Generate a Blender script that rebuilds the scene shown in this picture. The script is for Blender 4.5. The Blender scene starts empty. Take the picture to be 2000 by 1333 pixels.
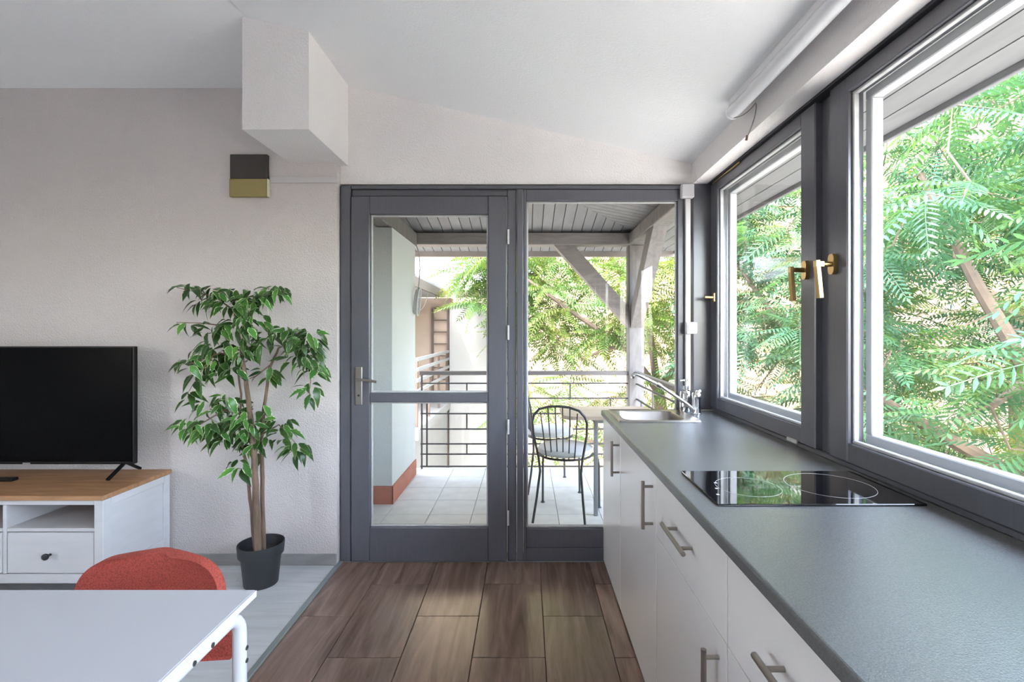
import bpy, math, random
import numpy as np
from mathutils import Vector, Matrix, Euler

random.seed(7)
rng = np.random.default_rng(7)
S = bpy.context.scene
C = S.collection
PI = math.pi

# ------------------------------------------------------------------ camera
F = 968.0                      # focal length in pixels of the 2000 px frame
CAMZ = 1.285
cam = bpy.data.cameras.new('camera')
cam.sensor_width = 36.0
cam.lens = 36.0 * F / 2000.0
cam.shift_x = -28.0 / 2000.0
cam.shift_y = -18.5 / 2000.0
cam.clip_start = 0.02
cam.clip_end = 200
camo = bpy.data.objects.new('camera', cam)
camo.location = (0, 0, CAMZ)
camo.rotation_euler = (PI / 2, 0, 0)
C.objects.link(camo)
S.camera = camo

# ------------------------------------------------------------------ world, sun, exposure
w = bpy.data.worlds.new('sky')
S.world = w
w.use_nodes = True
nt = w.node_tree
bg = nt.nodes['Background']
sky = nt.nodes.new('ShaderNodeTexSky')
sky.sky_type = 'NISHITA'
sky.sun_disc = False
sky.sun_elevation = math.radians(52)
sky.sun_rotation = math.radians(200)
sky.altitude = 100
sky.dust_density = 2.0
hz = nt.nodes.new('ShaderNodeHueSaturation')          # hazy, paler sky
hz.inputs['Saturation'].default_value = 0.62
nt.links.new(sky.outputs[0], hz.inputs['Color'])
nt.links.new(hz.outputs[0], bg.inputs[0])
bg.inputs[1].default_value = 2.0

sun = bpy.data.lights.new('sun', 'SUN')
sun.energy = 2.4
sun.angle = math.radians(1.0)
sun.color = (1.0, 0.93, 0.80)
suno = bpy.data.objects.new('sun', sun)
sd = Vector((-0.30, -0.62, 0.78))          # towards the sun: behind the house, high
suno.rotation_euler = sd.to_track_quat('Z', 'Y').to_euler()
suno.location = (-3, -6, 9)
C.objects.link(suno)

S.view_settings.view_transform = 'Standard'
S.view_settings.look = 'None'
S.view_settings.gamma = 1.0
S.view_settings.use_curve_mapping = False
S.view_settings.exposure = 1.32
S.cycles.max_bounces = 16
S.cycles.diffuse_bounces = 8
S.cycles.glossy_bounces = 5
S.cycles.transmission_bounces = 6
S.cycles.transparent_max_bounces = 24
S.cycles.sample_clamp_indirect = 6.0

# ------------------------------------------------------------------ helpers
def P(px, py, Y):
    """a point of the photograph at depth Y"""
    return Vector(((px - 1028.0) * Y / F, Y, CAMZ - (py - 648.0) * Y / F))

class MB:
    """collects shapes into one mesh"""
    def __init__(s):
        s.v = []; s.f = []; s.uv = None
    def add(s, v, f):
        n = len(s.v)
        s.v += [tuple(p) for p in v]
        s.f += [tuple(i + n for i in q) for q in f]
        return s
    def box(s, x0, x1, y0, y1, z0, z1, b=0.0):
        if x0 > x1: x0, x1 = x1, x0
        if y0 > y1: y0, y1 = y1, y0
        if z0 > z1: z0, z1 = z1, z0
        if b <= 0:
            v = [(x, y, z) for x in (x0, x1) for y in (y0, y1) for z in (z0, z1)]
            f = [(0, 1, 3, 2), (4, 6, 7, 5), (0, 4, 5, 1), (2, 3, 7, 6), (0, 2, 6, 4), (1, 5, 7, 3)]
            return s.add(v, f)
        b = min(b, (x1 - x0) * .45, (y1 - y0) * .45, (z1 - z0) * .45)
        lo = (x0, y0, z0); hi = (x1, y1, z1)
        v = []; idx = {}
        for sx in (0, 1):
            for sy in (0, 1):
                for sz in (0, 1):
                    for a in range(3):
                        p = []
                        for k, sg in enumerate((sx, sy, sz)):
                            e = hi[k] if sg else lo[k]
                            if k != a: e += -b if sg else b
                            p.append(e)
                        idx[(sx, sy, sz, a)] = len(v); v.append(tuple(p))
        f = []
        I = idx
        for a in range(3):
            for sg in (0, 1):
                o = [k for k in range(3) if k != a]
                q = []
                for c in ((0, 0), (1, 0), (1, 1), (0, 1)):
                    t = [0, 0, 0]; t[a] = sg; t[o[0]] = c[0]; t[o[1]] = c[1]
                    q.append(I[(t[0], t[1], t[2], a)])
                f.append(tuple(q))
        for a in range(3):                       # edges running along axis a
            o = [k for k in range(3) if k != a]
            for c in ((0, 0), (1, 0), (1, 1), (0, 1)):
                t = [0, 0, 0]; t[o[0]] = c[0]; t[o[1]] = c[1]
                t0 = list(t); t1 = list(t); t0[a] = 0; t1[a] = 1
                f.append((I[(*t0, o[0])], I[(*t0, o[1])], I[(*t1, o[1])], I[(*t1, o[0])]))
        for sx in (0, 1):
            for sy in (0, 1):
                for sz in (0, 1):
                    f.append((I[(sx, sy, sz, 0)], I[(sx, sy, sz, 1)], I[(sx, sy, sz, 2)]))
        return s.add(v, f)
    def beam(s, p0, p1, wd, ht, up=(0, 0, 1)):
        p0 = Vector(p0); p1 = Vector(p1); d = (p1 - p0).normalized()
        side = d.cross(Vector(up)).normalized(); u = side.cross(d).normalized()
        v = []
        for p in (p0, p1):
            for a, c in ((-1, -1), (1, -1), (1, 1), (-1, 1)):
                v.append(p + side * (a * wd / 2) + u * (c * ht / 2))
        f = [(0, 1, 2, 3), (7, 6, 5, 4)] + [(k, k + 4, (k + 1) % 4 + 4, (k + 1) % 4) for k in range(4)]
        return s.add(v, f)
    def tube(s, pts, r, seg=8, closed=False, caps=True):
        pts = [Vector(p) for p in pts]; n = len(pts)
        rs = r if isinstance(r, (list, tuple)) else [r] * n
        v = []; f = []
        nrm = None
        for i, p in enumerate(pts):
            a = pts[(i - 1) % n] if (closed or i > 0) else p
            b = pts[(i + 1) % n] if (closed or i < n - 1) else p
            t = (b - a).normalized()
            if nrm is None:
                nrm = t.orthogonal().normalized()
            nrm = (nrm - t * nrm.dot(t))
            nrm = nrm.normalized() if nrm.length > 1e-6 else t.orthogonal().normalized()
            bi = t.cross(nrm)
            for k in range(seg):
                th = 2 * PI * k / seg
                v.append(p + (nrm * math.cos(th) + bi * math.sin(th)) * rs[i])
        m = n if closed else n - 1
        for i in range(m):
            j = (i + 1) % n
            for k in range(seg):
                l = (k + 1) % seg
                f.append((i * seg + k, i * seg + l, j * seg + l, j * seg + k))
        if caps and not closed:
            f.append(tuple(range(seg))[::-1]); f.append(tuple((n - 1) * seg + k for k in range(seg)))
        return s.add(v, f)
    def lathe(s, prof, c=(0, 0, 0), seg=24, sx=1.0, sy=1.0):
        v = []; f = []; n = len(prof)
        for r, z in prof:
            for k in range(seg):
                th = 2 * PI * k / seg
                v.append((c[0] + r * sx * math.cos(th), c[1] + r * sy * math.sin(th), c[2] + z))
        for i in range(n - 1):
            for k in range(seg):
                l = (k + 1) % seg
                f.append((i * seg + k, i * seg + l, (i + 1) * seg + l, (i + 1) * seg + k))
        f.append(tuple(range(seg))[::-1]); f.append(tuple((n - 1) * seg + k for k in range(seg)))
        return s.add(v, f)
    def prism(s, poly, axis, a0, a1):
        n = len(poly); v = []
        for a in (a0, a1):
            for u, t in poly:
                v.append({'x': (a, u, t), 'y': (u, a, t), 'z': (u, t, a)}[axis])
        f = [tuple(range(n))[::-1], tuple(range(n, 2 * n))]
        f += [(k, (k + 1) % n, (k + 1) % n + n, k + n) for k in range(n)]
        return s.add(v, f)
    def ring_slab(s, X, Y, z0, z1):
        """slab with a rectangular hole: X, Y = 4 increasing coordinates each"""
        v = [(x, y, z) for z in (z0, z1) for y in Y for x in X]
        g = lambda i, j, k: k * 16 + j * 4 + i
        f = []
        for j in range(3):
            for i in range(3):
                if i == 1 and j == 1: continue
                f.append((g(i, j, 1), g(i + 1, j, 1), g(i + 1, j + 1, 1), g(i, j + 1, 1)))
                f.append((g(i, j, 0), g(i, j + 1, 0), g(i + 1, j + 1, 0), g(i + 1, j, 0)))
        for i in range(3):
            f.append((g(i, 0, 0), g(i + 1, 0, 0), g(i + 1, 0, 1), g(i, 0, 1)))
            f.append((g(i, 3, 0), g(i, 3, 1), g(i + 1, 3, 1), g(i + 1, 3, 0)))
            f.append((g(0, i, 0), g(0, i, 1), g(0, i + 1, 1), g(0, i + 1, 0)))
            f.append((g(3, i, 0), g(3, i + 1, 0), g(3, i + 1, 1), g(3, i, 1)))
        f.append((g(1, 1, 0), g(1, 1, 1), g(2, 1, 1), g(2, 1, 0)))
        f.append((g(1, 2, 0), g(2, 2, 0), g(2, 2, 1), g(1, 2, 1)))
        f.append((g(1, 1, 0), g(1, 2, 0), g(1, 2, 1), g(1, 1, 1)))
        f.append((g(2, 1, 0), g(2, 1, 1), g(2, 2, 1), g(2, 2, 0)))
        return s.add(v, f)
    def mesh(s, name, mat, origin, smooth=False):
        me = bpy.data.meshes.new(name)
        ox, oy, oz = origin
        me.from_pydata([(x - ox, y - oy, z - oz) for x, y, z in s.v], [], s.f)
        me.update()
        import bmesh
        bm = bmesh.new(); bm.from_mesh(me)
        bmesh.ops.recalc_face_normals(bm, faces=bm.faces)
        bm.to_mesh(me); bm.free()
        if smooth:
            for p in me.polygons: p.use_smooth = True
            try: me.set_sharp_from_angle(angle=math.radians(40))
            except Exception: pass
        if mat: me.materials.append(mat)
        return me
    def build(s, name, mat, parent=None, smooth=False):
        a = np.array(s.v)
        lo = a.min(0); hi = a.max(0)
        org = ((lo[0] + hi[0]) / 2, (lo[1] + hi[1]) / 2, lo[2])
        me = s.mesh(name, mat, org, smooth)
        o = bpy.data.objects.new(name, me); C.objects.link(o)
        pw = wloc(parent) if parent else Vector((0, 0, 0))
        o.parent = parent
        o.location = Vector(org) - pw
        o['_w'] = [float(c) for c in org]
        return o

def wloc(o):
    return Vector(o['_w']) if '_w' in o.keys() else Vector(o.location)

def B(*a): return MB().box(*a)
def T(*a, **k): return MB().tube(*a, **k)

def thing(name, label, cat, loc=(0, 0, 0), group=None):
    o = bpy.data.objects.new(name, None); C.objects.link(o)
    o.empty_display_size = .05
    o.location = loc
    o['_w'] = [float(c) for c in loc]
    o['label'] = label; o['category'] = cat
    if group: o['group'] = group
    return o

def tag(o, label, cat, group=None):
    o['label'] = label; o['category'] = cat
    if group: o['group'] = group
    return o

def struct(o, label, cat=None):
    o['kind'] = 'structure'; o['label'] = label
    o['category'] = cat or o.name.split('_')[0]
    return o

def sthing(name, label, cat, loc=(0, 0, 0)):
    o = thing(name, label, cat, loc); o['kind'] = 'structure'; return o

def arc(c, r, a0, a1, n, u, v):
    c = Vector(c); u = Vector(u); v = Vector(v)
    return [c + u * (r * math.cos(a0 + (a1 - a0) * k / n)) + v * (r * math.sin(a0 + (a1 - a0) * k / n)) for k in range(n + 1)]

def bez(p0, p1, p2, n=8):
    p0, p1, p2 = Vector(p0), Vector(p1), Vector(p2)
    return [p0 * (1 - t) ** 2 + p1 * 2 * t * (1 - t) + p2 * t * t for t in [k / n for k in range(n + 1)]]

# ------------------------------------------------------------------ materials
def new_mat(name):
    m = bpy.data.materials.new(name); m.use_nodes = True
    return m, m.node_tree, m.node_tree.nodes['Principled BSDF']

def mat(name, col, rough=.5, metal=0.0, bump=0.0, bscale=60.0, var=0.0, vscale=4.0, spec=None, stretch=None, bdetail=4.0):
    m, t, p = new_mat(name)
    p.inputs['Base Color'].default_value = (*col, 1)
    p.inputs['Roughness'].default_value = rough
    p.inputs['Metallic'].default_value = metal
    if spec is not None: p.inputs['Specular IOR Level'].default_value = spec
    tc = t.nodes.new('ShaderNodeTexCoord')
    src = tc.outputs['Object']
    if stretch:
        mp = t.nodes.new('ShaderNodeMapping'); mp.inputs['Scale'].default_value = stretch
        t.links.new(src, mp.inputs[0]); src = mp.outputs[0]
    if bump:
        n = t.nodes.new('ShaderNodeTexNoise'); n.inputs['Scale'].default_value = bscale; n.inputs['Detail'].default_value = bdetail
        t.links.new(src, n.inputs['Vector'])
        b = t.nodes.new('ShaderNodeBump'); b.inputs['Strength'].default_value = bump; b.inputs['Distance'].default_value = .01
        t.links.new(n.outputs[0], b.inputs['Height']); t.links.new(b.outputs[0], p.inputs['Normal'])
    if var:
        n = t.nodes.new('ShaderNodeTexNoise'); n.inputs['Scale'].default_value = vscale; n.inputs['Detail'].default_value = 5
        t.links.new(src, n.inputs['Vector'])
        r = t.nodes.new('ShaderNodeValToRGB')
        r.color_ramp.elements[0].position = .3; r.color_ramp.elements[1].position = .7
        r.color_ramp.elements[0].color = (*[c * (1 - var) for c in col], 1)
        r.color_ramp.elements[1].color = (*[min(1, c * (1 + var)) for c in col], 1)
        t.links.new(n.outputs[0], r.inputs[0]); t.links.new(r.outputs[0], p.inputs['Base Color'])
    return m

def wood_mat(name, c0, c1, scale, rough=.45, rand=.25, bump=.05, distort=1.5):
    """streaked wood: scale = stretched coordinates; each object differs a little"""
    m, t, p = new_mat(name)
    N = t.nodes.new; L = t.links.new
    tc = N('ShaderNodeTexCoord'); oi = N('ShaderNodeObjectInfo')
    mp = N('ShaderNodeMapping'); mp.inputs['Scale'].default_value = scale
    L(tc.outputs['Object'], mp.inputs[0])
    ad = N('ShaderNodeVectorMath'); ad.operation = 'ADD'
    mu = N('ShaderNodeMath'); mu.operation = 'MULTIPLY'; mu.inputs[1].default_value = 37.0
    L(oi.outputs['Random'], mu.inputs[0]); L(mp.outputs[0], ad.inputs[0]); L(mu.outputs[0], ad.inputs[1])
    n = N('ShaderNodeTexNoise'); n.inputs['Scale'].default_value = 1.0; n.inputs['Detail'].default_value = 7
    n.inputs['Roughness'].default_value = .62; n.inputs['Distortion'].default_value = distort
    L(ad.outputs[0], n.inputs['Vector'])
    r = N('ShaderNodeValToRGB'); r.color_ramp.elements[0].position = .32; r.color_ramp.elements[1].position = .68
    r.color_ramp.elements[0].color = (*c0, 1); r.color_ramp.elements[1].color = (*c1, 1)
    L(n.outputs[0], r.inputs[0])
    hs = N('ShaderNodeHueSaturation')
    mr = N('ShaderNodeMapRange'); mr.inputs['To Min'].default_value = 1 - rand; mr.inputs['To Max'].default_value = 1 + rand
    L(oi.outputs['Random'], mr.inputs[0]); L(mr.outputs[0], hs.inputs['Value']); L(r.outputs[0], hs.inputs['Color'])
    L(hs.outputs[0], p.inputs['Base Color'])
    p.inputs['Roughness'].default_value = rough
    b = N('ShaderNodeBump'); b.inputs['Strength'].default_value = bump; b.inputs['Distance'].default_value = .004
    L(n.outputs[0], b.inputs['Height']); L(b.outputs[0], p.inputs['Normal'])
    return m

def glass_mat(name='pane_glass', tint=(.985, .995, .99), base=.02):
    m = bpy.data.materials.new(name); m.use_nodes = True
    t = m.node_tree; t.nodes.clear(); N = t.nodes.new; L = t.links.new
    out = N('ShaderNodeOutputMaterial'); mix = N('ShaderNodeMixShader')
    tr = N('ShaderNodeBsdfTransparent'); tr.inputs[0].default_value = (*tint, 1)
    gl = N('ShaderNodeBsdfGlossy'); gl.inputs['Roughness'].default_value = 0.0
    lw = N('ShaderNodeLayerWeight'); lw.inputs[0].default_value = .5
    pw = N('ShaderNodeMath'); pw.operation = 'POWER'; pw.inputs[1].default_value = 5
    ml = N('ShaderNodeMath'); ml.operation = 'MULTIPLY_ADD'; ml.inputs[1].default_value = .9; ml.inputs[2].default_value = base
    L(lw.outputs['Facing'], pw.inputs[0]); L(pw.outputs[0], ml.inputs[0]); L(ml.outputs[0], mix.inputs[0])
    L(tr.outputs[0], mix.inputs[1]); L(gl.outputs[0], mix.inputs[2]); L(mix.outputs[0], out.inputs[0])
    return m

def leaf_mat(name, stops, trans, rough=.45, tw=.45, variegated=False, nscale=1.3):
    m = bpy.data.materials.new(name); m.use_nodes = True
    t = m.node_tree; t.nodes.clear(); N = t.nodes.new; L = t.links.new
    out = N('ShaderNodeOutputMaterial')
    geo = N('ShaderNodeNewGeometry'); oi = N('ShaderNodeObjectInfo')
    nz = N('ShaderNodeTexNoise'); nz.inputs['Scale'].default_value = nscale; nz.inputs['Detail'].default_value = 6
    nz.inputs['Roughness'].default_value = .7
    L(geo.outputs['Position'], nz.inputs['Vector'])
    r = N('ShaderNodeValToRGB')
    cr = r.color_ramp
    while len(cr.elements) < len(stops): cr.elements.new(.5)
    for e, (pos, c) in zip(cr.elements, stops): e.position = pos; e.color = (*c, 1)
    L(nz.outputs[0], r.inputs[0])
    col = r.outputs[0]
    if variegated:
        uv = N('ShaderNodeUVMap'); sp = N('ShaderNodeSeparateXYZ'); L(uv.outputs[0], sp.inputs[0])
        # u = distance from the midrib (0..1), v = random shade of this leaf
        n2 = N('ShaderNodeTexNoise'); n2.inputs['Scale'].default_value = 90; L(geo.outputs['Position'], n2.inputs['Vector'])
        a = N('ShaderNodeMath'); a.operation = 'MULTIPLY_ADD'; a.inputs[1].default_value = .55; L(n2.outputs[0], a.inputs[0]); L(sp.outputs[0], a.inputs[2])
        g = N('ShaderNodeMapRange'); g.inputs['From Min'].default_value = 1.11; g.inputs['From Max'].default_value = 1.28; L(a.outputs[0], g.inputs[0])
        mx = N('ShaderNodeMix'); mx.data_type = 'RGBA'; L(g.outputs[0], mx.inputs[0])
        L(col, mx.inputs[6]); mx.inputs[7].default_value = (.62, .68, .40, 1)
        hs = N('ShaderNodeHueSaturation'); mr = N('ShaderNodeMapRange')
        mr.inputs['To Min'].default_value = .45; mr.inputs['To Max'].default_value = 2.2
        L(oi.outputs['Random'], mr.inputs[0]); L(mr.outputs[0], hs.inputs['Value']); L(mx.outputs[2], hs.inputs['Color'])
        col = hs.outputs[0]
    p = N('ShaderNodeBsdfPrincipled'); p.inputs['Roughness'].default_value = rough
    L(col, p.inputs['Base Color'])
    if tw > 0:
        tl = N('ShaderNodeBsdfTranslucent')
        mt = N('ShaderNodeMix'); mt.data_type = 'RGBA'; mt.blend_type = 'MULTIPLY'; mt.inputs[0].default_value = 1
        L(col, mt.inputs[6]); mt.inputs[7].default_value = (*trans, 1); L(mt.outputs[2], tl.inputs[0])
        mix = N('ShaderNodeMixShader'); mix.inputs[0].default_value = tw
        L(p.outputs[0], mix.inputs[1]); L(tl.outputs[0], mix.inputs[2]); L(mix.outputs[0], out.inputs[0])
    else:
        L(p.outputs[0], out.inputs[0])
    return m

def weave_mat(name, col, rough=.85):
    m, t, p = new_mat(name); N = t.nodes.new; L = t.links.new
    tc = N('ShaderNodeTexCoord')
    mp = N('ShaderNodeMapping'); mp.inputs['Rotation'].default_value = (0, math.radians(45), 0); mp.inputs['Scale'].default_value = (1, 1, 1)
    L(tc.outputs['Object'], mp.inputs[0])
    ck = N('ShaderNodeTexVoronoi'); ck.inputs['Scale'].default_value = 260; L(mp.outputs[0], ck.inputs['Vector'])
    r = N('ShaderNodeValToRGB'); r.color_ramp.elements[0].color = (*[c * 1.15 for c in col], 1); r.color_ramp.elements[1].color = (*[c * .6 for c in col], 1)
    r.color_ramp.elements[1].position = .8
    L(ck.outputs['Distance'], r.inputs[0]); L(r.outputs[0], p.inputs['Base Color'])
    b = N('ShaderNodeBump'); b.inputs['Strength'].default_value = .4; b.inputs['Distance'].default_value = .002; b.invert = True
    L(ck.outputs['Distance'], b.inputs['Height']); L(b.outputs[0], p.inputs['Normal'])
    p.inputs['Roughness'].default_value = rough
    return m

M = {}
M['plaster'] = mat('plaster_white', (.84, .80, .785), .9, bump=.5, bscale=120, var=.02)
M['living'] = mat('living_wall_paint', (.64, .585, .57), .9, bump=.5, bscale=120, var=.02)  # white wall with its shade put into a darker, pinker base colour
M['ceil'] = mat('ceiling_paint', (.87, .87, .875), .9, bump=.25, bscale=110)
M['paint'] = mat('grey_frame_paint', (.105, .105, .122), .22, bump=.05, bscale=40, stretch=(30, 30, 2), var=.04)
M['gasket'] = mat('white_glazing_seal', (.50, .50, .50), .5, var=.1, vscale=30)
M['outer'] = mat('white_outer_profile', (.40, .40, .42), .45)
M['dark'] = mat('dark_gap', (.03, .03, .035), .6)
M['glass'] = glass_mat()
M['tile'] = wood_mat('brown_wood_look_tile', (.115, .072, .055), (.27, .178, .14), (17, 1.7, 1), .25, .10, .03, 1.2)
M['grout'] = mat('floor_grout', (.16, .125, .105), .9)
M['lam'] = wood_mat('pale_grey_laminate', (.50, .51, .52), (.62, .63, .64), (2.2, 30, 1), .45, .04, .02, .6)
M['skirt'] = wood_mat('grey_skirting', (.25, .24, .23), (.34, .33, .32), (2, 10, 10), .5, .03)
M['strip'] = mat('aluminium_strip', (.26, .29, .29), .3, .3)
M['white'] = mat('white_lacquer', (.80, .79, .80), .35)
M['whitewood'] = wood_mat('white_stained_wood', (.60, .59, .60), (.65, .64, .65), (3, 3, 20), .5, .02, .02, .4)
M['oak'] = wood_mat('oak_top', (.30, .145, .065), (.52, .285, .14), (2.2, 26, 10), .45, .05, .05, 1.0)
M['knob'] = mat('dark_knob', (.03, .03, .035), .4, .3)
M['black'] = mat('black_plastic', (.006, .006, .0065), .45, spec=.25)
M['screen'] = mat('screen_glass', (.0015, .0015, .002), .25, spec=.06)
M['logo'] = mat('silver_mark', (.5, .5, .5), .4, .6)
M['pot'] = mat('pot_plastic', (.028, .030, .034), .55, bump=.1, bscale=200)
M['soil'] = mat('pot_filler', (.05, .045, .042), .9, bump=.6, bscale=80)
M['bark'] = mat('plant_bark', (.20, .135, .095), .85, bump=.6, bscale=40, var=.35, vscale=14, stretch=(3, 3, .6))
M['ficus'] = leaf_mat('ficus_leaf', [(.25, (.020, .065, .016)), (.5, (.040, .125, .024)), (.75, (.10, .24, .035))], (1, 1, .5), .32, .12, True, 7)
M['red'] = weave_mat('coral_weave', (.50, .085, .060))
M['redmetal'] = mat('coral_metal', (.52, .085, .055), .4)
M['tabletop'] = mat('table_laminate', (.53, .53, .57), .4)
M['whitemetal'] = mat('white_metal', (.70, .69, .70), .35)
M['bolt'] = mat('bolt_steel', (.25, .25, .26), .35, .9)
M['front'] = mat('cabinet_front', (.86, .825, .81), .2)
M['carc'] = mat('cabinet_carcass', (.34, .31, .29), .5)
M['steel'] = mat('brushed_steel', (.40, .37, .345), .30, 1.0)
M['steelbar'] = mat('handle_steel', (.40, .36, .32), .35, 1.0)
M['chrome'] = mat('chrome', (.80, .80, .82), .08, 1.0)
M['counter'] = mat('slate_worktop', (.125, .130, .132), .25, bump=.12, bscale=420, var=.16, vscale=340, spec=.8)
M['hob'] = mat('hob_glass', (.004, .004, .005), .03, spec=.9)
M['hobmark'] = mat('hob_print', (.65, .65, .65), .4)
M['gold'] = mat('brass_handle', (.44, .31, .13), .28, 1.0)
M['darkplate'] = mat('dark_brown_panel', (.045, .036, .032), .45, var=.1)
M['ochre'] = mat('ochre_panel', (.30, .235, .085), .5)
M['cream'] = mat('cream_edge', (.75, .68, .55), .5)
M['conduit'] = mat('white_pvc', (.50, .49, .50), .4)
M['duct'] = mat('painted_duct', (.58, .555, .555), .6)
M['tube'] = mat('opal_tube', (.80, .80, .82), .25)
M['wire'] = mat('grey_wire', (.30, .28, .27), .5)
M['terminal'] = mat('wire_end', (.20, .10, .08), .5)
# outside
M['btile'] = mat('balcony_tile', (.60, .59, .58), .6, var=.08, vscale=9, bump=.05)
M['bgrout'] = mat('balcony_grout', (.42, .41, .40), .9)
M['bwall'] = mat('balcony_wall', (.60, .61, .61), .9, bump=.2, bscale=60)
M['redbase'] = mat('terracotta_base', (.42, .15, .10), .7, var=.12, vscale=8)
M['timber'] = wood_mat('grey_timber', (.125, .112, .108), (.20, .18, .175), (14, 14, 3), .7, .05, .1)
M['timberx'] = wood_mat('grey_timber_across', (.15, .13, .122), (.235, .205, .195), (2.5, 18, 18), .7, .05, .1)
M['plank'] = wood_mat('grey_soffit_board', (.165, .162, .166), (.21, .207, .21), (10, 1.5, 10), .7, .05, .04)
M['fascia'] = mat('pale_fascia', (.30, .26, .245), .7, var=.1, vscale=6)
M['iron'] = mat('dark_iron', (.06, .058, .062), .5, .4)
M['railtop'] = mat('rail_cap', (.13, .11, .105), .5)
M['chairmetal'] = mat('chair_iron', (.085, .085, .09), .45, .5)
M['cushion'] = mat('pale_cushion', (.70, .72, .74), .9, bump=.1, bscale=200)
M['btable'] = wood_mat('pale_table_wood', (.42, .33, .26), (.56, .46, .38), (3, 20, 3), .5, .03)
M['tableleg'] = mat('grey_table_metal', (.22, .23, .24), .5)
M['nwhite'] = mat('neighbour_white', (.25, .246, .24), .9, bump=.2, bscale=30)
M['nbeige'] = mat('neighbour_beige', (.42, .32, .25), .9, var=.06)
M['nroof'] = mat('neighbour_roof', (.26, .26, .275), .7, var=.15, vscale=3)
M['nfascia'] = mat('neighbour_fascia', (.12, .09, .07), .8)
M['ladder'] = mat('ladder_wood', (.10, .07, .055), .8)
M['creamwall'] = mat('cream_render', (.235, .175, .115), .95, var=.10, vscale=.6)
M['ground'] = mat('courtyard_ground', (.52, .48, .42), .95, var=.12, vscale=1.0)
M['treebark'] = mat('tree_bark', (.115, .082, .06), .9, bump=.5, bscale=12, var=.3, vscale=3)
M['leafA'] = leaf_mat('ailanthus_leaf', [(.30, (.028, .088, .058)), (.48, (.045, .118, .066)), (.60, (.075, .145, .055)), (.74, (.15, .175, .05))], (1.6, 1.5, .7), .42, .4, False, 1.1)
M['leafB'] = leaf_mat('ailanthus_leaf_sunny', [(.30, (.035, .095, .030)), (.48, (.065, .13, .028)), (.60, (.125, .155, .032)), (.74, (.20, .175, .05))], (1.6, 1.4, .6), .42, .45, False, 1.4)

def brick_mat():
    m, t, p = new_mat('pink_brick'); N = t.nodes.new; L = t.links.new
    tc = N('ShaderNodeTexCoord'); mp = N('ShaderNodeMapping'); mp.inputs['Rotation'].default_value = (0, PI / 2, PI / 2)
    sx = N('ShaderNodeSeparateXYZ'); cx = N('ShaderNodeCombineXYZ')
    L(tc.outputs['Object'], sx.inputs[0]); L(sx.outputs[1], cx.inputs[0]); L(sx.outputs[2], cx.inputs[1])
    b = N('ShaderNodeTexBrick'); b.inputs['Scale'].default_value = 4.0
    b.inputs['Color1'].default_value = (.32, .20, .16, 1); b.inputs['Color2'].default_value = (.37, .25, .205, 1); b.inputs['Mortar'].default_value = (.40, .32, .27, 1)
    L(cx.outputs[0], b.inputs['Vector']); L(b.outputs[0], p.inputs['Base Color']); p.inputs['Roughness'].default_value = .95
    return m
M['brick'] = brick_mat()

# ================================================================== THE ROOM
XR, XL, YB, YA = 0.925, -4.2, 2.78, -3.2      # right wall face, left wall, back plane, rear wall
YW = 2.73                                      # living-room part of the back wall
XWIN = 1.026

# floor: grout slab + tiles + laminate planks
fl = B(XL - .1, 1.15, YA - .1, YB + .08, -.12, -.006).build('floor', M['grout'])
struct(fl, 'floor of brown wood-look tiles beside pale grey laminate boards', 'floor')
cols = [-1.022, -.788, -.495, -.214, .075, .347, .62]
tile_cache = {}
for ci in range(6):
    x0, x1 = cols[ci], cols[ci + 1]
    off = 2.237 if ci % 2 == 0 else 1.953
    k = 0
    for n in range(-8, 4):
        y0 = off + .568 * n; y1 = y0 + .568
        y0c, y1c = max(y0, YA), min(y1, YB)
        if y1c - y0c < .02: continue
        if y1c < .55: continue
        B(x0 + .0015, x1 - .0015, y0c + .0015, y1c - .0015, -.006, 0, .0012).build('floor_tile', M['tile'], fl)
B(cols[0] + .0015, .62, YA, .53, -.006, -.0004).build('floor_tile_field', M['tile'], fl)
for n in range(31):
    y1 = YW - .19 * n; y0 = y1 - .19
    if y1 < .8: break
    xs = [-1.045, -1.045 - (.45 + .41 * (n % 3)), -3.1 + .3 * (n % 2), XL]
    for a in range(3):
        B(xs[a + 1] + .0004, xs[a] - .0004, y0 + .0004, y1 - .0004, -.006, 0, .0006).build('floor_plank', M['lam'], fl)
B(XL, -1.045, YA, y1, -.006, -.0004).build('floor_plank_field', M['lam'], fl)
o = B(-1.047, -1.020, YA, YB - .01, -.006, .007, .003).build('trim_1', M['strip'])
struct(o, 'aluminium threshold strip between grey laminate and brown tiles', 'trim')

# walls
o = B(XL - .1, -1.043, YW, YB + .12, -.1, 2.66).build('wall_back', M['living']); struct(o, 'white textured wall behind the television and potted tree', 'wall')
o = B(-1.043, 1.03, YB, YB + .12, 2.112, 2.70).build('wall_door', M['plaster']); struct(o, 'white wall strip above the grey balcony door', 'wall')
o = MB().prism([(XR, 2.107), (XR, 2.40), (1.12, 2.40), (1.12, 2.107)], 'y', YA, YB + .12).build('wall_right', M['plaster']); struct(o, 'narrow white wall strip above the casement windows', 'wall')
o = B(1.03, 1.12, YA, YB + .12, -.1, .85).build('wall_sill', M['plaster']); struct(o, 'low wall under the casement windows behind the cabinets', 'wall')
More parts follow.
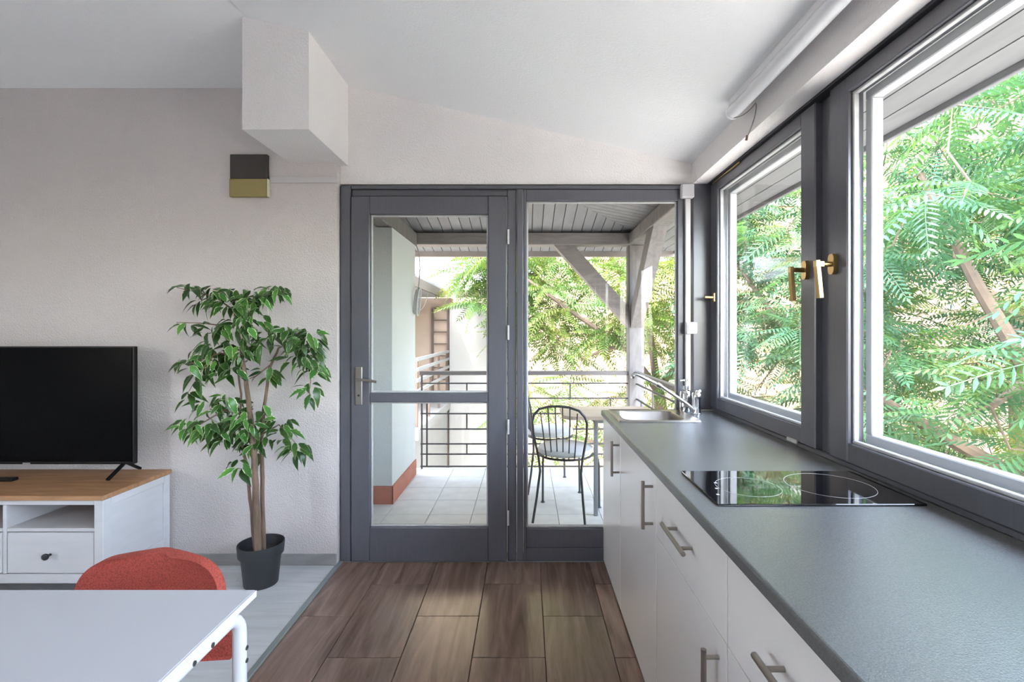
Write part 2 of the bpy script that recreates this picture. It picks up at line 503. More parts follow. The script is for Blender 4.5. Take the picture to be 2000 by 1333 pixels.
# left wall with an opening added for fill light (outside the view), and a plain rear wall
LY0, LY1, LZ0, LZ1 = -1.35, -.35, .85, 2.30
LM = (LY0 + LY1) / 2
r = MB().ring_slab([YA, LY0, LY1, YB], [-.1, LZ0, LZ1, 3.4], XL - .1, XL)
o = MB().add([(z, x, y) for x, y, z in r.v], r.f).build('wall_left', M['plaster']); struct(o, 'left wall of the living room outside the view', 'wall')
o = B(XL - .1, 1.12, YA - .1, YA, -.1, 3.4).build('wall_rear', M['plaster']); struct(o, 'rear wall behind the camera', 'wall')
wr = sthing('fill_window', 'grey framed window added for fill light in the left wall, outside the view', 'window', (XL, LM, LZ0))
for (a, b) in ((LY0, LY0 + .08), (LY1 - .08, LY1), (LM - .04, LM + .04)):
    B(XL - .08, XL - .02, a, b, LZ0, LZ1).build('stile', M['paint'], wr)
for (c_, d) in ((LZ0, LZ0 + .08), (LZ1 - .08, LZ1)):
    B(XL - .08, XL - .02, LY0 + .08, LY1 - .08, c_, d).build('rail', M['paint'], wr)
for (a, b) in ((LY0 + .08, LM - .04), (LM + .04, LY1 - .08)):
    B(XL - .052, XL - .048, a, b, LZ0 + .08, LZ1 - .08).build('pane', M['glass'], wr)

# ceiling: slope to the right, second slope to the back wall
ce = sthing('ceiling', 'white sloping plaster ceiling', 'ceiling', (-1.3, 0, 2.6))
MB().prism([(XR + .1, 2.227 - .02275), (-1.29, 2.731), (-1.29, 3.4), (XR + .1, 2.6)], 'y', YA, YB + .05).build('slope_panel', M['ceil'], ce)
MB().prism([(YW + .1, 2.627 - .0235), (.5, 3.151), (YA, 3.151), (YA, 3.4), (.5, 3.4), (YW + .1, 2.85)], 'x', XL - .1, -1.289).build('living_panel', M['ceil'], ce)
bx = MB().prism([(-1.306, 2.215), (-1.0, 2.215), (-1.0, 2.668), (-1.306, 2.80)], 'y', 2.278, YB + .02).build('trim_2', M['plaster'])
struct(bx, 'white boxed-in plaster column hanging from the ceiling corner', 'trim')
# baseboard
o = B(XL, -1.043, YW - .012, YW, 0, .062, .003).build('baseboard_left', M['skirt']); struct(o, 'low grey baseboard under the living room wall', 'baseboard')

# ---- balcony door frame, door and fixed window on the back plane (348 px per metre)
def bx_(px): return (px - 1028.0) / 348.2
def bz_(py): return CAMZ - (py - 648.0) / 348.2
df = sthing('trim_3', 'dark grey painted frame around the balcony door and fixed pane', 'frame', (-.1, YB, 0))
B(-1.036, bx_(688) - .002, YB - .02, YB + .07, 0, bz_(364), .004).build('jamb', M['paint'], df)
B(bx_(991), bx_(1008.5), YB - .015, YB + .07, 0, bz_(372), .004).build('jamb', M['paint'], df)
B(bx_(1009.5), bx_(1022), YB - .025, YB + .07, .012, bz_(372), .004).build('mullion', M['paint'], df)
B(bx_(688), bx_(1336), YB - .02, YB + .07, bz_(371), bz_(364), .003).build('head', M['paint'], df)
B(bx_(688), bx_(991), YB - .005, YB + .07, bz_(384), bz_(371.3), .003).build('head', M['paint'], df)
B(-1.036, .43, YB - .02, YB + .09, -.02, .0045).build('sill', M['strip'], df)

d1 = sthing('door_1', 'dark grey glazed balcony door with two panes', 'door', (bx_(838), YB, 0))
dy0, dy1 = YB - .03, YB + .035
B(bx_(689), bx_(725), dy0, dy1, .006, bz_(386), .004).build('stile', M['paint'], d1)
B(bx_(954), bx_(990), dy0, dy1, .006, bz_(386), .004).build('stile', M['paint'], d1)
B(bx_(725), bx_(954), dy0 + .001, dy1, bz_(421), bz_(386), .003).build('rail', M['paint'], d1)
B(bx_(725), bx_(954), dy0 + .001, dy1, bz_(785), bz_(767), .003).build('rail', M['paint'], d1)
B(bx_(725), bx_(954), dy0 + .001, dy1, .006, bz_(1028), .003).build('rail', M['paint'], d1)
def glazing(par, x0, x1, z0, z1, y, g=.010):
    p = B(x0 + .002, x1 - .002, y, y + .004, z0 + .002, z1 - .002).build('pane', M['glass'], par)
    for a in ((x0, x0 + g, z0 + g, z1 - g), (x1 - g, x1, z0 + g, z1 - g), (x0, x1, z0, z0 + g), (x0, x1, z1 - g, z1)):
        B(a[0], a[1], y - .012, y - .001, a[2], a[3], .002).build('glazing_bead', M['gasket'], par)
glazing(d1, bx_(725), bx_(954), bz_(767), bz_(421), YB + .005)
glazing(d1, bx_(725), bx_(954), bz_(1028), bz_(785), YB + .005)
for py in (465, 650, 832, 1008):
    MB().tube([(bx_(993), dy0 - .004, bz_(py + 14)), (bx_(993), dy0 - .004, bz_(py - 14))], .006, 10).build('hinge', M['gasket'], d1, True)
hp = B(bx_(698), bx_(711.5), dy0 - .008, dy0, bz_(790), bz_(716), .004).build('handle_plate', M['steel'], d1)
hx, hz = bx_(705), bz_(740)
MB().tube([(hx, dy0 - .008, hz), (hx, dy0 - .045, hz)] + bez((hx, dy0 - .05, hz), (hx + .05, dy0 - .055, hz + .004), (hx + .11, dy0 - .045, hz - .012), 8), .0075, 10).build('lever', M['steel'], hp, True)
MB().tube([(hx, dy0 - .0085, hz - .09), (hx, dy0 - .011, hz - .09)], .006, 10).build('keyhole', M['dark'], hp)

w1 = sthing('window_1', 'tall fixed window beside the balcony door', 'window', (.4, YB, 0))
wy0, wy1 = YB - .018, YB + .045
B(bx_(1022.5), bx_(1028), wy0, wy1, .006, bz_(372), .003).build('stile', M['paint'], w1)
B(bx_(1322), bx_(1336), wy0, wy1, .006, bz_(372), .003).build('stile', M['paint'], w1)
B(bx_(1028), bx_(1322), wy0, wy1, bz_(394), bz_(372), .003).build('rail', M['paint'], w1)
B(bx_(1028), bx_(1322), wy0, wy1, bz_(1068), bz_(1031), .003).build('rail', M['paint'], w1)
B(bx_(1028), bx_(1322), wy0 - .004, wy1, .006, bz_(1068.6), .003).build('rail', M['paint'], w1)
glazing(w1, bx_(1028), bx_(1322), bz_(1031), bz_(394), YB + .012)

# corner post between back frame and right windows
o = B(.925, 1.03, YB - .03, YB + .1, .85, 2.107, .004).build('trim_4', M['paint']); struct(o, 'dark grey painted corner post between door wall and windows', 'post')

# ---- casement windows in the right wall
def yx(px, X=XWIN): return F * X / (px - 1028.0)
def casement(name, label, y0, y1, hb):
    """y0 < y1 extent of the sash"""
    r = sthing(name, label, 'window', (XWIN, (y0 + y1) / 2, .86))
    s = .092
    X0, X1 = 1.020, 1.075
    B(X0, X1, y0, y0 + s, .868, 2.098, .004).build('stile', M['paint'], r)
    B(X0, X1, y1 - s, y1, .868, 2.098, .004).build('stile', M['paint'], r)
    B(X0 + .001, X1, y0 + s, y1 - s, .868, .930, .003).build('rail', M['paint'], r)
    B(X0 + .001, X1, y0 + s, y1 - s, 2.048, 2.098, .003).build('rail', M['paint'], r)
    a, b, c, d = y0 + s, y1 - s, .930, 2.048
    B(1.054, 1.058, a + .002, b - .002, c + .002, d - .002).build('pane', M['glass'], r)
    g = .009
    for q in ((a, a + g, c + g, d - g), (b - g, b, c + g, d - g), (a, b, c, c + g), (a, b, d - g, d)):
        B(1.036, 1.053, q[0], q[1], q[2], q[3], .002).build('glazing_bead', M['gasket'], r)
    g = .03
    for q in ((a, a + g, c + g, d - g), (b - g, b, c + g, d - g), (a, b, c, c + g), (a, b, d - g, d)):
        B(1.078, 1.115, q[0], q[1], q[2], q[3], .003).build('outer_profile', M['outer'], r)
    return r
wins = [casement('window_2', 'grey casement window nearest the sink', 1.752, 2.745, 1.79),
        casement('window_3', 'large grey casement window over the hob and worktop', .66, 1.668, 1.62),
        casement('window_4', 'grey casement window further along the worktop, outside the view', -.42, .575, 0),
        casement('window_5', 'fourth grey casement window of the row, outside the view', -1.5, -.505, 0),
        casement('window_7', 'last grey casement window of the row, outside the view', -2.58, -1.585, 0)]
mf = sthing('trim_5', 'dark grey fixed frame around the row of casement windows', 'frame', (1.07, .6, .85))
for (a, b) in ((2.745, 2.79), (1.668, 1.752), (.575, .66), (-.505, -.42), (-1.585, -1.5), (-2.68, -2.58)):
    B(1.045, 1.13, a, b, .86, 2.10, .003).build('mullion', M['paint'], mf)
B(1.03, 1.13, -2.68, 2.79, .845, .866, .003).build('bottom_rail', M['paint'], mf)
B(1.005, 1.13, -2.68, 2.79, 2.099, 2.112, .003).build('head_rail', M['dark'], mf)
o = B(.93, 1.12, YA, -2.68, .85, 2.107).build('wall_pier', M['plaster']); struct(o, 'white wall pier past the last casement window', 'wall')

def win_handle(par, y, z, lean=0.0):
    X = 1.020
    pl = MB()
    prof = []
    n = 14; hh, ww = .034, .0165
    poly = []
    for k in range(n):
        th = 2 * PI * k / n
        poly.append((y + ww * math.copysign(abs(math.cos(th)) ** .6, math.cos(th)), z + hh * math.copysign(abs(math.sin(th)) ** .6, math.sin(th))))
    h = pl.prism(poly, 'x', X - .014, X).build('handle_plate', M['gold'], par, True)
    MB().tube([(X - .014, y, z), (X - .045, y, z)], .009, 10).build('neck', M['gold'], h, True)
    l = MB()
    l.beam((X - .060, y + .001, z + .012), (X - .055 + .004, y + lean, z - .112), .012, .020, (0, 1, 0))
    l.beam((X - .066, y, z), (X - .040, y, z), .018, .016)
    l.build('lever', M['gold'], h)
win_handle(wins[0], yx(1580) , 1.508, 0)
win_handle(wins[1], yx(1634), 1.508, -.004)
# small handle at the far stile
h = B(1.008, 1.020, 2.668, 2.694, 1.445, 1.495, .004).build('handle_plate', M['gold'], wins[0])
MB().tube([(1.01, 2.68, 1.47), (.965, 2.68, 1.472)], .008, 10).build('lever', M['gold'], h, True)
B(1.012, 1.0195, 2.36, 2.70, 2.088, 2.096, .001).build('brass_strip', M['gold'], wins[0])
# metal fitting under the near sash
B(1.012, 1.020, 1.86, 1.93, .862, .876, .002).build('sash_fitting', M['gasket'], wins[0])

# ================================================================== KITCHEN
FX = .430            # cabinet front plane
ZT = .850
seams = [2.775, 2.262, 1.639, 1.062, .462, -.15]
def bar_handle_v(par, y, z0, z1):
    h = MB().tube([(FX - .034, y, z0), (FX - .034, y, z1)], .0062, 12).build('handle', M['steelbar'], par, True)
    for z in (z0 + .018, z1 - .018):
        MB().tube([(FX - .030, y, z), (FX + .0005, y, z)], .0050, 10).build('handle_post', M['steelbar'], h, True) if par.parent is None else None
def handle(par, pts, posts):
    mb = MB().tube(pts, .0062, 12)
    for p in posts:
        mb.tube([(FX - .034, p[1], p[2]), (FX + .0005, p[1], p[2])], .0048, 10)
    return mb.build('handle', M['steelbar'], par, True)
labels = ['white base cabinet under the sink, furthest along the worktop',
          'white base cabinet with one tall door, second from the balcony window',
          'white base cabinet with a drawer under the hob',
          'white base cabinet with a drawer, nearest in view',
          'white base cabinet at the near end of the worktop, out of view']
for i in range(5):
    y1, y0 = seams[i], seams[i + 1]
    c = thing('base_cabinet', labels[i], 'cabinet', (.72, (y0 + y1) / 2, 0), 'white kitchen base cabinets in a row')
    B(FX + .021, 1.02, y0 + .001, y1 - .001, .012, .66).build('carcass', M['carc'], c)
    B(FX + .03, 1.02, y0 + .01, y1 - .01, 0, .011).build('plinth', M['carc'], c)
    g = .0030
    if i < 2:
        d = B(FX, FX + .019, y0 + g, y1 - g, .012, .812, .0012).build('door', M['front'], c)
        yh = y0 + (.035 if i == 0 else .045)
        handle(d, [(FX - .034, yh, .614), (FX - .034, yh, .776)], [(0, yh, .632), (0, yh, .758)])
    else:
        d = B(FX, FX + .019, y0 + g, y1 - g, .612, .812, .0012).build('drawer', M['front'], c)
        ym = (y0 + y1) / 2
        handle(d, [(FX - .034, ym - .10, .722), (FX - .034, ym + .10, .722)], [(0, ym - .064, .722), (0, ym + .064, .722)])
        d = B(FX, FX + .019, y0 + g, y1 - g, .012, .609, .0012).build('door', M['front'], c)
        yh = y0 + .045 if i == 2 else y1 - .045
        z1 = .575 if i == 2 else .545
        handle(d, [(FX - .034, yh, z1 - .16), (FX - .034, yh, z1)], [(0, yh, z1 - .142), (0, yh, z1 - .018)])

SX0, SX1, SY0, SY1 = .447, .845, 2.379, 2.734
r = MB().ring_slab([.414, SX0 + .03, SX1 - .03, 1.030], [-.16, SY0 + .03, SY1 - .03, YB - .031], .820, ZT)
wt = r.build('worktop', M['counter'])
bv = wt.modifiers.new('edge', 'BEVEL'); bv.width = .006; bv.segments = 3; bv.limit_method = 'ANGLE'
tag(wt, 'long dark grey slate-look kitchen worktop along the windows', 'worktop')

# sink
def rrect(x0, x1, y0, y1, r, n=5):
    pts = []
    for cx, cy, a in ((x1 - r, y1 - r, 0), (x0 + r, y1 - r, PI / 2), (x0 + r, y0 + r, PI), (x1 - r, y0 + r, 1.5 * PI)):
        for k in range(n + 1):
            th = a + PI / 2 * k / n
            pts.append((cx + r * math.cos(th), cy + r * math.sin(th)))
    return pts
def loft(rings, close_last=True, close_first=False):
    mb = MB(); n = len(rings[0][0]); v = []; f = []
    for pts, z in rings: v += [(x, y, z) for x, y in pts]
    for i in range(len(rings) - 1):
        for k in range(n):
            l = (k + 1) % n
            f.append((i * n + k, i * n + l, (i + 1) * n + l, (i + 1) * n + k))
    if close_last: f.append(tuple((len(rings) - 1) * n + k for k in range(n)))
    if close_first: f.append(tuple(range(n)))
    return mb.add(v, f)
sk = thing('kitchen_sink', 'shallow square stainless steel sink set in the worktop', 'sink', ((SX0 + SX1) / 2, (SY0 + SY1) / 2, .68))
bx0, bx1, by0, by1 = SX0 + .035, SX1 - .062, SY0 + .035, SY1 - .035
rim = loft([(rrect(SX0, SX1, SY0, SY1, .012), ZT + .0005), (rrect(SX0 + .004, SX1 - .004, SY0 + .004, SY1 - .004, .012), ZT + .007),
            (rrect(SX0 + .012, SX1 - .012, SY0 + .012, SY1 - .012, .015), ZT + .004),
            (rrect(bx0, bx1, by0, by1, .05), ZT + .0035), (rrect(bx0 + .004, bx1 - .004, by0 + .004, by1 - .004, .05), ZT - .004),
            (rrect(bx0 + .012, bx1 - .012, by0 + .012, by1 - .012, .05), ZT - .12),
            (rrect(bx0 + .03, bx1 - .03, by0 + .03, by1 - .03, .05), ZT - .145),
            (rrect(bx0 + .08, bx1 - .08, by0 + .08, by1 - .08, .05), ZT - .150)])
rim.build('basin', M['steel'], sk, True)
MB().lathe([(.030, 0), (.034, .003), (.028, .005), (.0, .004)], ((bx0 + bx1) / 2, (by0 + by1) / 2, ZT - .150), 20).build('drain', M['chrome'], sk, True)

# faucet
fx, fy = .893, 2.60
fa = thing('kitchen_faucet', 'chrome mixer tap with a long slanting spout beside the sink', 'faucet', (fx, fy, ZT))
MB().lathe([(.026, 0), (.026, .006), (.021, .010), (.021, .075), (.0235, .080), (.0235, .108), (.018, .116), (.004, .118)], (fx, fy, ZT), 24).build('body', M['chrome'], fa, True)
MB().tube(bez((fx - .015, fy, ZT + .022), (fx - .03, fy, ZT + .04), (fx - .06, fy, ZT + .062), 4) + [(fx - .19, fy, ZT + .150), (fx - .30, fy, ZT + .205)] + bez((fx - .315, fy, ZT + .211), (fx - .335, fy, ZT + .216), (fx - .338, fy, ZT + .190), 4), .0095, 12).build('spout', M['chrome'], fa, True)
MB().tube([(fx - .186, fy, ZT + .147), (fx - .206, fy, ZT + .160)], .0125, 14).build('spout_ring', M['steelbar'], fa, True)
MB().tube([(fx, fy, ZT + .112), (fx, fy - .012, ZT + .122), (fx + .002, fy - .045, ZT + .128)], [.010, .008, .006], 10).build('lever', M['chrome'], fa, True)

# soap dispenser
sx, sy = .868, 2.70
so = thing('soap_dispenser', 'small chrome and clear soap dispenser behind the tap', 'dispenser', (sx, sy, ZT))
MB().lathe([(.030, 0), (.032, .004), (.032, .10), (.028, .112), (.014, .118), (.014, .122)], (sx, sy, ZT), 20).build('bottle', M['chrome'], so, True)
MB().lathe([(.015, 0), (.015, .018), (.006, .020), (.006, .040), (.011, .041), (.011, .056), (.004, .058)], (sx, sy, ZT + .122), 16).build('pump', M['chrome'], so, True)
MB().tube([(sx, sy, ZT + .17), (sx - .03, sy - .008, ZT + .168)], .0045, 8).build('nozzle', M['chrome'], so, True)

# hob
hb = thing('induction_hob', 'narrow black glass hob set in the worktop', 'hob', (.736, 1.378, ZT))
B(.476, .997, 1.231, 1.526, ZT + .0003, ZT + .006, .0015).build('glass_plate', M['hob'], hb)
for (cx, cy, rr) in ((.845, 1.385, .112), (.612, 1.37, .085)):
    n = 48
    MB().tube([(cx + rr * math.cos(2 * PI * k / n), cy + rr * math.sin(2 * PI * k / n), ZT + .0060) for k in range(n)], .0005, 4, closed=True).build('zone_ring', M['hobmark'], hb)
for k, xx in enumerate((.500, .516, .532)):
    B(xx, xx + .008, 1.30 + .05 * k, 1.308 + .05 * k, ZT + .0058, ZT + .0063).build('control_mark', M['hobmark'], hb)

# conduit + switch in the corner
cd = thing('cable_conduit', 'white plastic conduit with a junction box in the window corner', 'conduit', (.895, 2.755, ZT))
B(.853, .925, 2.722, 2.758, 2.022, 2.100, .006).build('junction_box', M['conduit'], cd)
B(.880, .909, 2.740, 2.758, ZT + .002, 2.022, .003).build('conduit_channel', M['conduit'], cd)
sw = thing('light_switch', 'small square white switch on the corner conduit', 'switch', (.906, 2.735, 1.272))
B(.874, .938, 2.712, 2.7395, 1.272, 1.337, .006).build('switch_body', M['conduit'], sw)
B(.884, .928, 2.708, 2.7119, 1.282, 1.327, .003).build('rocker', M['white'], sw)

# tube lamp under the ceiling
tl = thing('tube_light', 'long white tube lamp mounted under the ceiling above the windows', 'lamp', (.86, 1.4, 2.2))
TX, TZ = .862, 2.200
MB().tube([(TX, .62, TZ), (TX, 2.06, TZ)], .027, 18).build('tube_cover', M['tube'], tl, True)
B(TX - .022, TX + .022, .62, 2.06, TZ + .018, TZ + .046, .003).build('mounting_rail', M['white'], tl)
MB().tube([(TX, 2.06, TZ), (TX, 2.075, TZ)], .0285, 18).build('end_cap', M['white'], tl, True)
MB().tube(bez((TX, 2.06, TZ - .026), (TX + .03, 2.02, TZ - .04), (.912, 1.97, TZ - .005), 8) + bez((.915, 1.972, TZ - .01), (.921, 1.98, TZ - .05), (.905, 2.03, TZ - .118), 6), .0022, 6).build('wire', M['wire'], tl, True)
MB().tube([(.905, 2.03, TZ - .110), (.903, 2.035, TZ - .130)], .005, 8).build('wire_end', M['terminal'], tl, True)

# wall fitting and duct
wf = thing('wall_fitting', 'square wall fitting with a dark brown upper and ochre lower half', 'fitting', (-1.518, YW, 2.02))
B(-1.619, -1.416, 2.706, YW - .0005, 2.1205, 2.254, .002).build('upper_panel', M['darkplate'], wf)
B(-1.622, -1.416, 2.704, YW - .0005, 2.022, 2.1200, .002).build('lower_panel', M['ochre'], wf)
B(-1.4155, -1.411, 2.706, YW - .0005, 2.022, 2.120, .0008).build('side_edge', M['cream'], wf)
o = B(-1.408, -1.036, YW - .010, YW - .0005, 2.102, 2.136, .002).build('cable_duct', M['duct']); tag(o, 'flat painted cable duct running from the wall fitting to the door frame', 'duct')

# ================================================================== TV BENCH, TV
tb = thing('tv_bench', 'white wooden television bench with an oak top and drawers', 'bench', (-2.60, 2.5, 0))
BX1, BX0, BY0, BY1 = -1.940, -3.30, 2.270, YW - .014
B(BX0, BX1, BY0, BY1, .508, .530, .003).build('top', M['oak'], tb)
yf = BY0 + .012
B(BX1 - .052, BX1 - .008, yf, yf + .044, 0, .507, .003).build('leg', M['whitewood'], tb)
B(BX1 - .052, BX1 - .008, BY1 - .05, BY1 - .006, 0, .507, .003).build('leg', M['whitewood'], tb)
B(BX0 + .008, BX0 + .052, yf, yf + .044, 0, .507, .003).build('leg', M['whitewood'], tb)
B(BX0 + .008, BX0 + .052, BY1 - .05, BY1 - .006, 0, .507, .003).build('leg', M['whitewood'], tb)
for xa in (BX1 - .032, BX0 + .012):
    s = B(xa, xa + .016, yf + .0445, BY1 - .0505, .165, .507).build('side_panel', M['whitewood'], tb)
    e = xa + .016 if xa > -2.5 else xa - .008
    B(e, e + .008, yf + .0445, BY1 - .0505, .120, .165, .002).build('side_rail', M['whitewood'], s)
    B(e, e + .008, yf + .0445, BY1 - .0505, .470, .507, .002).build('side_rail', M['whitewood'], s)
B(BX0 + .0525, BX1 - .0525, yf + .003, yf + .025, .484, .507, .002).build('apron', M['whitewood'], tb)
B(BX0 + .0525, BX1 - .0525, yf + .003, yf + .025, .122, .165, .002).build('bottom_rail', M['whitewood'], tb)
B(BX0 + .0525, BX1 - .0525, BY1 - .02, BY1 - .01, .166, .507).build('back_panel', M['whitewood'], tb)
xe = BX1 - .0525; pitch = (xe - (BX0 + .0525) + .018) / 3
for k in range(3):
    xr = xe - pitch * k; xl = xr - pitch + .018
    if k < 2:
        B(xl - .0175, xl - .0005, yf + .004, BY1 - .021, .166, .4835, .002).build('divider', M['whitewood'], tb)
    B(xl + .0005, xr - .0005, yf + .006, BY1 - .021, .360, .376, .002).build('shelf', M['whitewood'], tb)
    d = B(xl + .003, xr - .003, yf + .005, yf + .025, .169, .356, .002).build('drawer', M['whitewood'], tb)
    xm = (xl + xr) / 2
    pr = [(.006, 0), (.006, .012), (.012, .018), (.0155, .024), (.015, .029), (.008, .032)]
    m2 = MB().lathe(pr, (0, 0, 0), 14)
    mb = MB().add([(xm + x, yf + .005 - z, .255 + y) for x, y, z in m2.v], m2.f)
    mb.build('knob', M['knob'], d, True)

tv = thing('television', 'flat black television standing on the white bench', 'television', (-2.608, 2.6, .53))
TX0, TX1 = -3.166, -2.052
B(TX0, TX1, 2.590, 2.620, .590, 1.207, .004).build('casing', M['black'], tv)
B(TX0 + .008, TX1 - .008, 2.5875, 2.5897, .606, 1.199).build('screen', M['screen'], tv)
B(TX0 + .25, TX1 - .25, 2.620, 2.660, .62, .95, .01).build('rear_housing', M['black'], tv)
B(-2.628, -2.592, 2.5855, 2.5895, .590, .599).build('logo_plate', M['logo'], tv)
for xx in (-2.108, -3.11):
    f_ = MB()
    f_.beam((xx, 2.608, .600), (xx, 2.495, .5375), .016, .011)
    f_.beam((xx, 2.602, .600), (xx, 2.705, .5375), .016, .011)
    f_.build('foot', M['black'], tv)
rc = thing('remote_control', 'black remote control lying on the oak bench top', 'remote', (-2.66, 2.50, .5305))
o = B(-2.75, -2.582, 2.485, 2.525, .5306, .546, .005).build('remote_body', M['black'], rc)
for k in range(5):
    B(-2.735 + k * .03, -2.72 + k * .03, 2.497, 2.511, .546, .5485, .001).build('button', M['knob'], rc)

# ================================================================== POTTED TREE
px0, py0 = (510 - 1028) * 2.53 / F, 2.53
pt = thing('potted_ficus', 'artificial variegated ficus tree in a black plastic pot', 'plant', (px0, py0, 0))
MB().lathe([(.078, 0), (.080, .004), (.094, .150), (.106, .152), (.110, .205), (.109, .209), (.104, .208), (.100, .165), (.0985, .155)], (px0, py0, 0), 32).build('pot', M['pot'], pt, True)
MB().lathe([(.097, .148), (.0975, .158), (.05, .162), (.001, .163)], (px0, py0, 0), 24).build('soil', M['soil'], pt, True)
def stem(pts, rad, name='stem'):
    P3 = [P(a, b, y) for a, b, y in pts]
    Q = []; R = []
    for i in range(len(P3) - 1):
        for k in range(4):
            t = k / 4
            p = P3[i].lerp(P3[i + 1], t); j = .0025
            Q.append(p + Vector((random.uniform(-j, j), random.uniform(-j, j), 0)))
            R.append(rad[i] * (1 - t) + rad[i + 1] * t)
    Q.append(P3[-1]); R.append(rad[-1])
    MB().tube(Q, R, 9).build(name, M['bark'], pt, True)
stem([(504, 1085, 2.50), (502, 1000, 2.49), (497, 900, 2.49), (488, 800, 2.50), (477, 720, 2.51), (466, 650, 2.52), (455, 600, 2.52)], [.0185, .017, .015, .012, .010, .007, .004])
stem([(515, 1085, 2.53), (513, 960, 2.53), (510, 860, 2.54), (518, 780, 2.55), (527, 720, 2.56), (545, 680, 2.56), (575, 665, 2.55)], [.011, .0105, .009, .008, .007, .005, .003])
stem([(498, 1080, 2.53), (492, 1000, 2.54), (480, 900, 2.55), (468, 860, 2.55), (472, 770, 2.55), (462, 700, 2.55), (440, 660, 2.55)], [.009, .0085, .007, .006, .0055, .004, .003])
stem([(490, 815, 2.50), (455, 805, 2.49), (410, 800, 2.47)], [.006, .004, .002], 'branch')
stem([(510, 850, 2.53), (545, 830, 2.52), (580, 870, 2.51)], [.005, .003, .002], 'branch')
stem([(472, 700, 2.52), (430, 690, 2.49), (370, 712, 2.47)], [.006, .004, .002], 'branch')
stem([(458, 640, 2.52), (400, 632, 2.50), (345, 630, 2.47)], [.005, .003, .0015], 'branch')
stem([(460, 610, 2.52), (420, 580, 2.50), (345, 562, 2.48)], [.005, .003, .0015], 'branch')
stem([(460, 615, 2.52), (500, 585, 2.52), (545, 568, 2.50)], [.005, .003, .0015], 'branch')
stem([(530, 712, 2.56), (500, 735, 2.53), (488, 740, 2.50)], [.004, .003, .002], 'branch')
stem([(575, 665, 2.55), (610, 690, 2.53), (605, 760, 2.50)], [.004, .003, .0015], 'branch')
stem([(440, 800, 2.48), (390, 830, 2.46), (360, 840, 2.45)], [.004, .003, .0015], 'branch')
stem([(420, 690, 2.49), (390, 730, 2.46), (366, 770, 2.44)], [.003, .002, .0012], 'branch')
stem([(500, 925, 2.49), (480, 918, 2.46), (465, 915, 2.44)], [.003, .002, .0012], 'branch')

def ficus_leaf(bend, fold):
    L_ = .074; prof = [(0, .10), (.12, .55), (.32, 1.0), (.55, .92), (.78, .50), (.92, .16), (1, 0)]
    W = .0185; v = []; f = []; uv = []
    for s, wv in prof:
        x = s * L_; z = -bend * s * s * L_
        y = W * wv
        v += [(x, -y, z + fold * y), (x, 0, z), (x, y, z + fold * y)]
        e = .25 + .75 * abs(2 * s - .9) if s > .9 else 0
        uv += [1.0, .0 + (.9 if s > .93 else 0), 1.0]
    for i in range(len(prof) - 1):
        a = 3 * i
        f += [(a, a + 1, a + 4, a + 3), (a + 1, a + 2, a + 5, a + 4)]
    me = bpy.data.meshes.new('leaf'); me.from_pydata(v, [], f); me.update()
    ul = me.uv_layers.new(name='UVMap')
    for lp in me.loops: ul.data[lp.index].uv = (uv[lp.vertex_index], .5)
    for p in me.polygons: p.use_smooth = True
    me.materials.append(M['ficus'])
    return me
leafs = [ficus_leaf(.25, .25), ficus_leaf(.5, .35), ficus_leaf(.1, .15), ficus_leaf(.75, .3)]
clusters = [(368, 567, 24, 8, 7), (412, 575, 22, 12, 8), (445, 592, 42, 22, 27), (495, 590, 30, 18, 12), (540, 575, 24, 14, 16), (400, 600, 22, 12, 6),
            (470, 632, 32, 22, 17), (505, 640, 14, 26, 6), (420, 648, 36, 14, 9), (362, 640, 16, 4, 3),
            (362, 712, 18, 14, 8), (415, 690, 36, 22, 18), (425, 725, 34, 18, 11), (472, 690, 28, 28, 17), (455, 735, 14, 12, 5), (384, 742, 14, 10, 4), (366, 778, 9, 12, 3),
            (520, 670, 18, 18, 7), (560, 655, 22, 14, 8), (600, 662, 30, 22, 20), (590, 700, 36, 24, 22), (612, 722, 18, 18, 9), (520, 735, 16, 14, 6), (604, 764, 12, 18, 6),
            (440, 785, 24, 14, 9), (408, 800, 26, 14, 8), (368, 834, 16, 12, 8), (405, 840, 34, 18, 18), (440, 856, 34, 18, 14), (480, 828, 34, 22, 22), (505, 800, 14, 12, 5),
            (500, 868, 30, 16, 10), (548, 836, 20, 22, 12), (576, 880, 18, 14, 9), (467, 915, 16, 12, 6), (503, 885, 14, 12, 4), (548, 862, 10, 8, 2)]
leafrows = []
for (cx, cy, rx, ry, n) in clusters:
    n = int(n * 1.7 + .5)
    yc = 2.50 + random.uniform(-.06, .05)
    for k in range(n):
        a = random.uniform(0, 2 * PI); q = math.sqrt(random.random())
        y = yc + random.gauss(0, .05); y = min(max(y, 2.34), 2.64)
        p = P(cx + rx * q * math.cos(a), cy + ry * q * math.sin(a) - 6, y)
        dirx = math.cos(a) * .8 + random.uniform(-.5, .5)
        d = Vector((dirx, random.uniform(-.8, .25), random.uniform(-.95, .12))).normalized()
        up = Vector((random.uniform(-.5, .5), random.uniform(-.9, -.05), 1.0))
        x = d; yv = up.cross(x).normalized(); z = x.cross(yv)
        m3 = Matrix((x, yv, z)).transposed()
        s = random.uniform(.78, 1.18)
        leafrows.append((p - Vector((px0, py0, 0)), m3, Vector((s, s * random.uniform(.72, 1.0), s)), random.randrange(4)))
leafrows.sort(key=lambda r_: r_[0].y)
for p, m3, s, k in leafrows[:300]:
    o = bpy.data.objects.new('leaf', leafs[k]); C.objects.link(o)
    o.parent = pt; o.location = p; o.rotation_euler = m3.to_euler(); o.scale = s
v_ = []; f_ = []; u_ = []
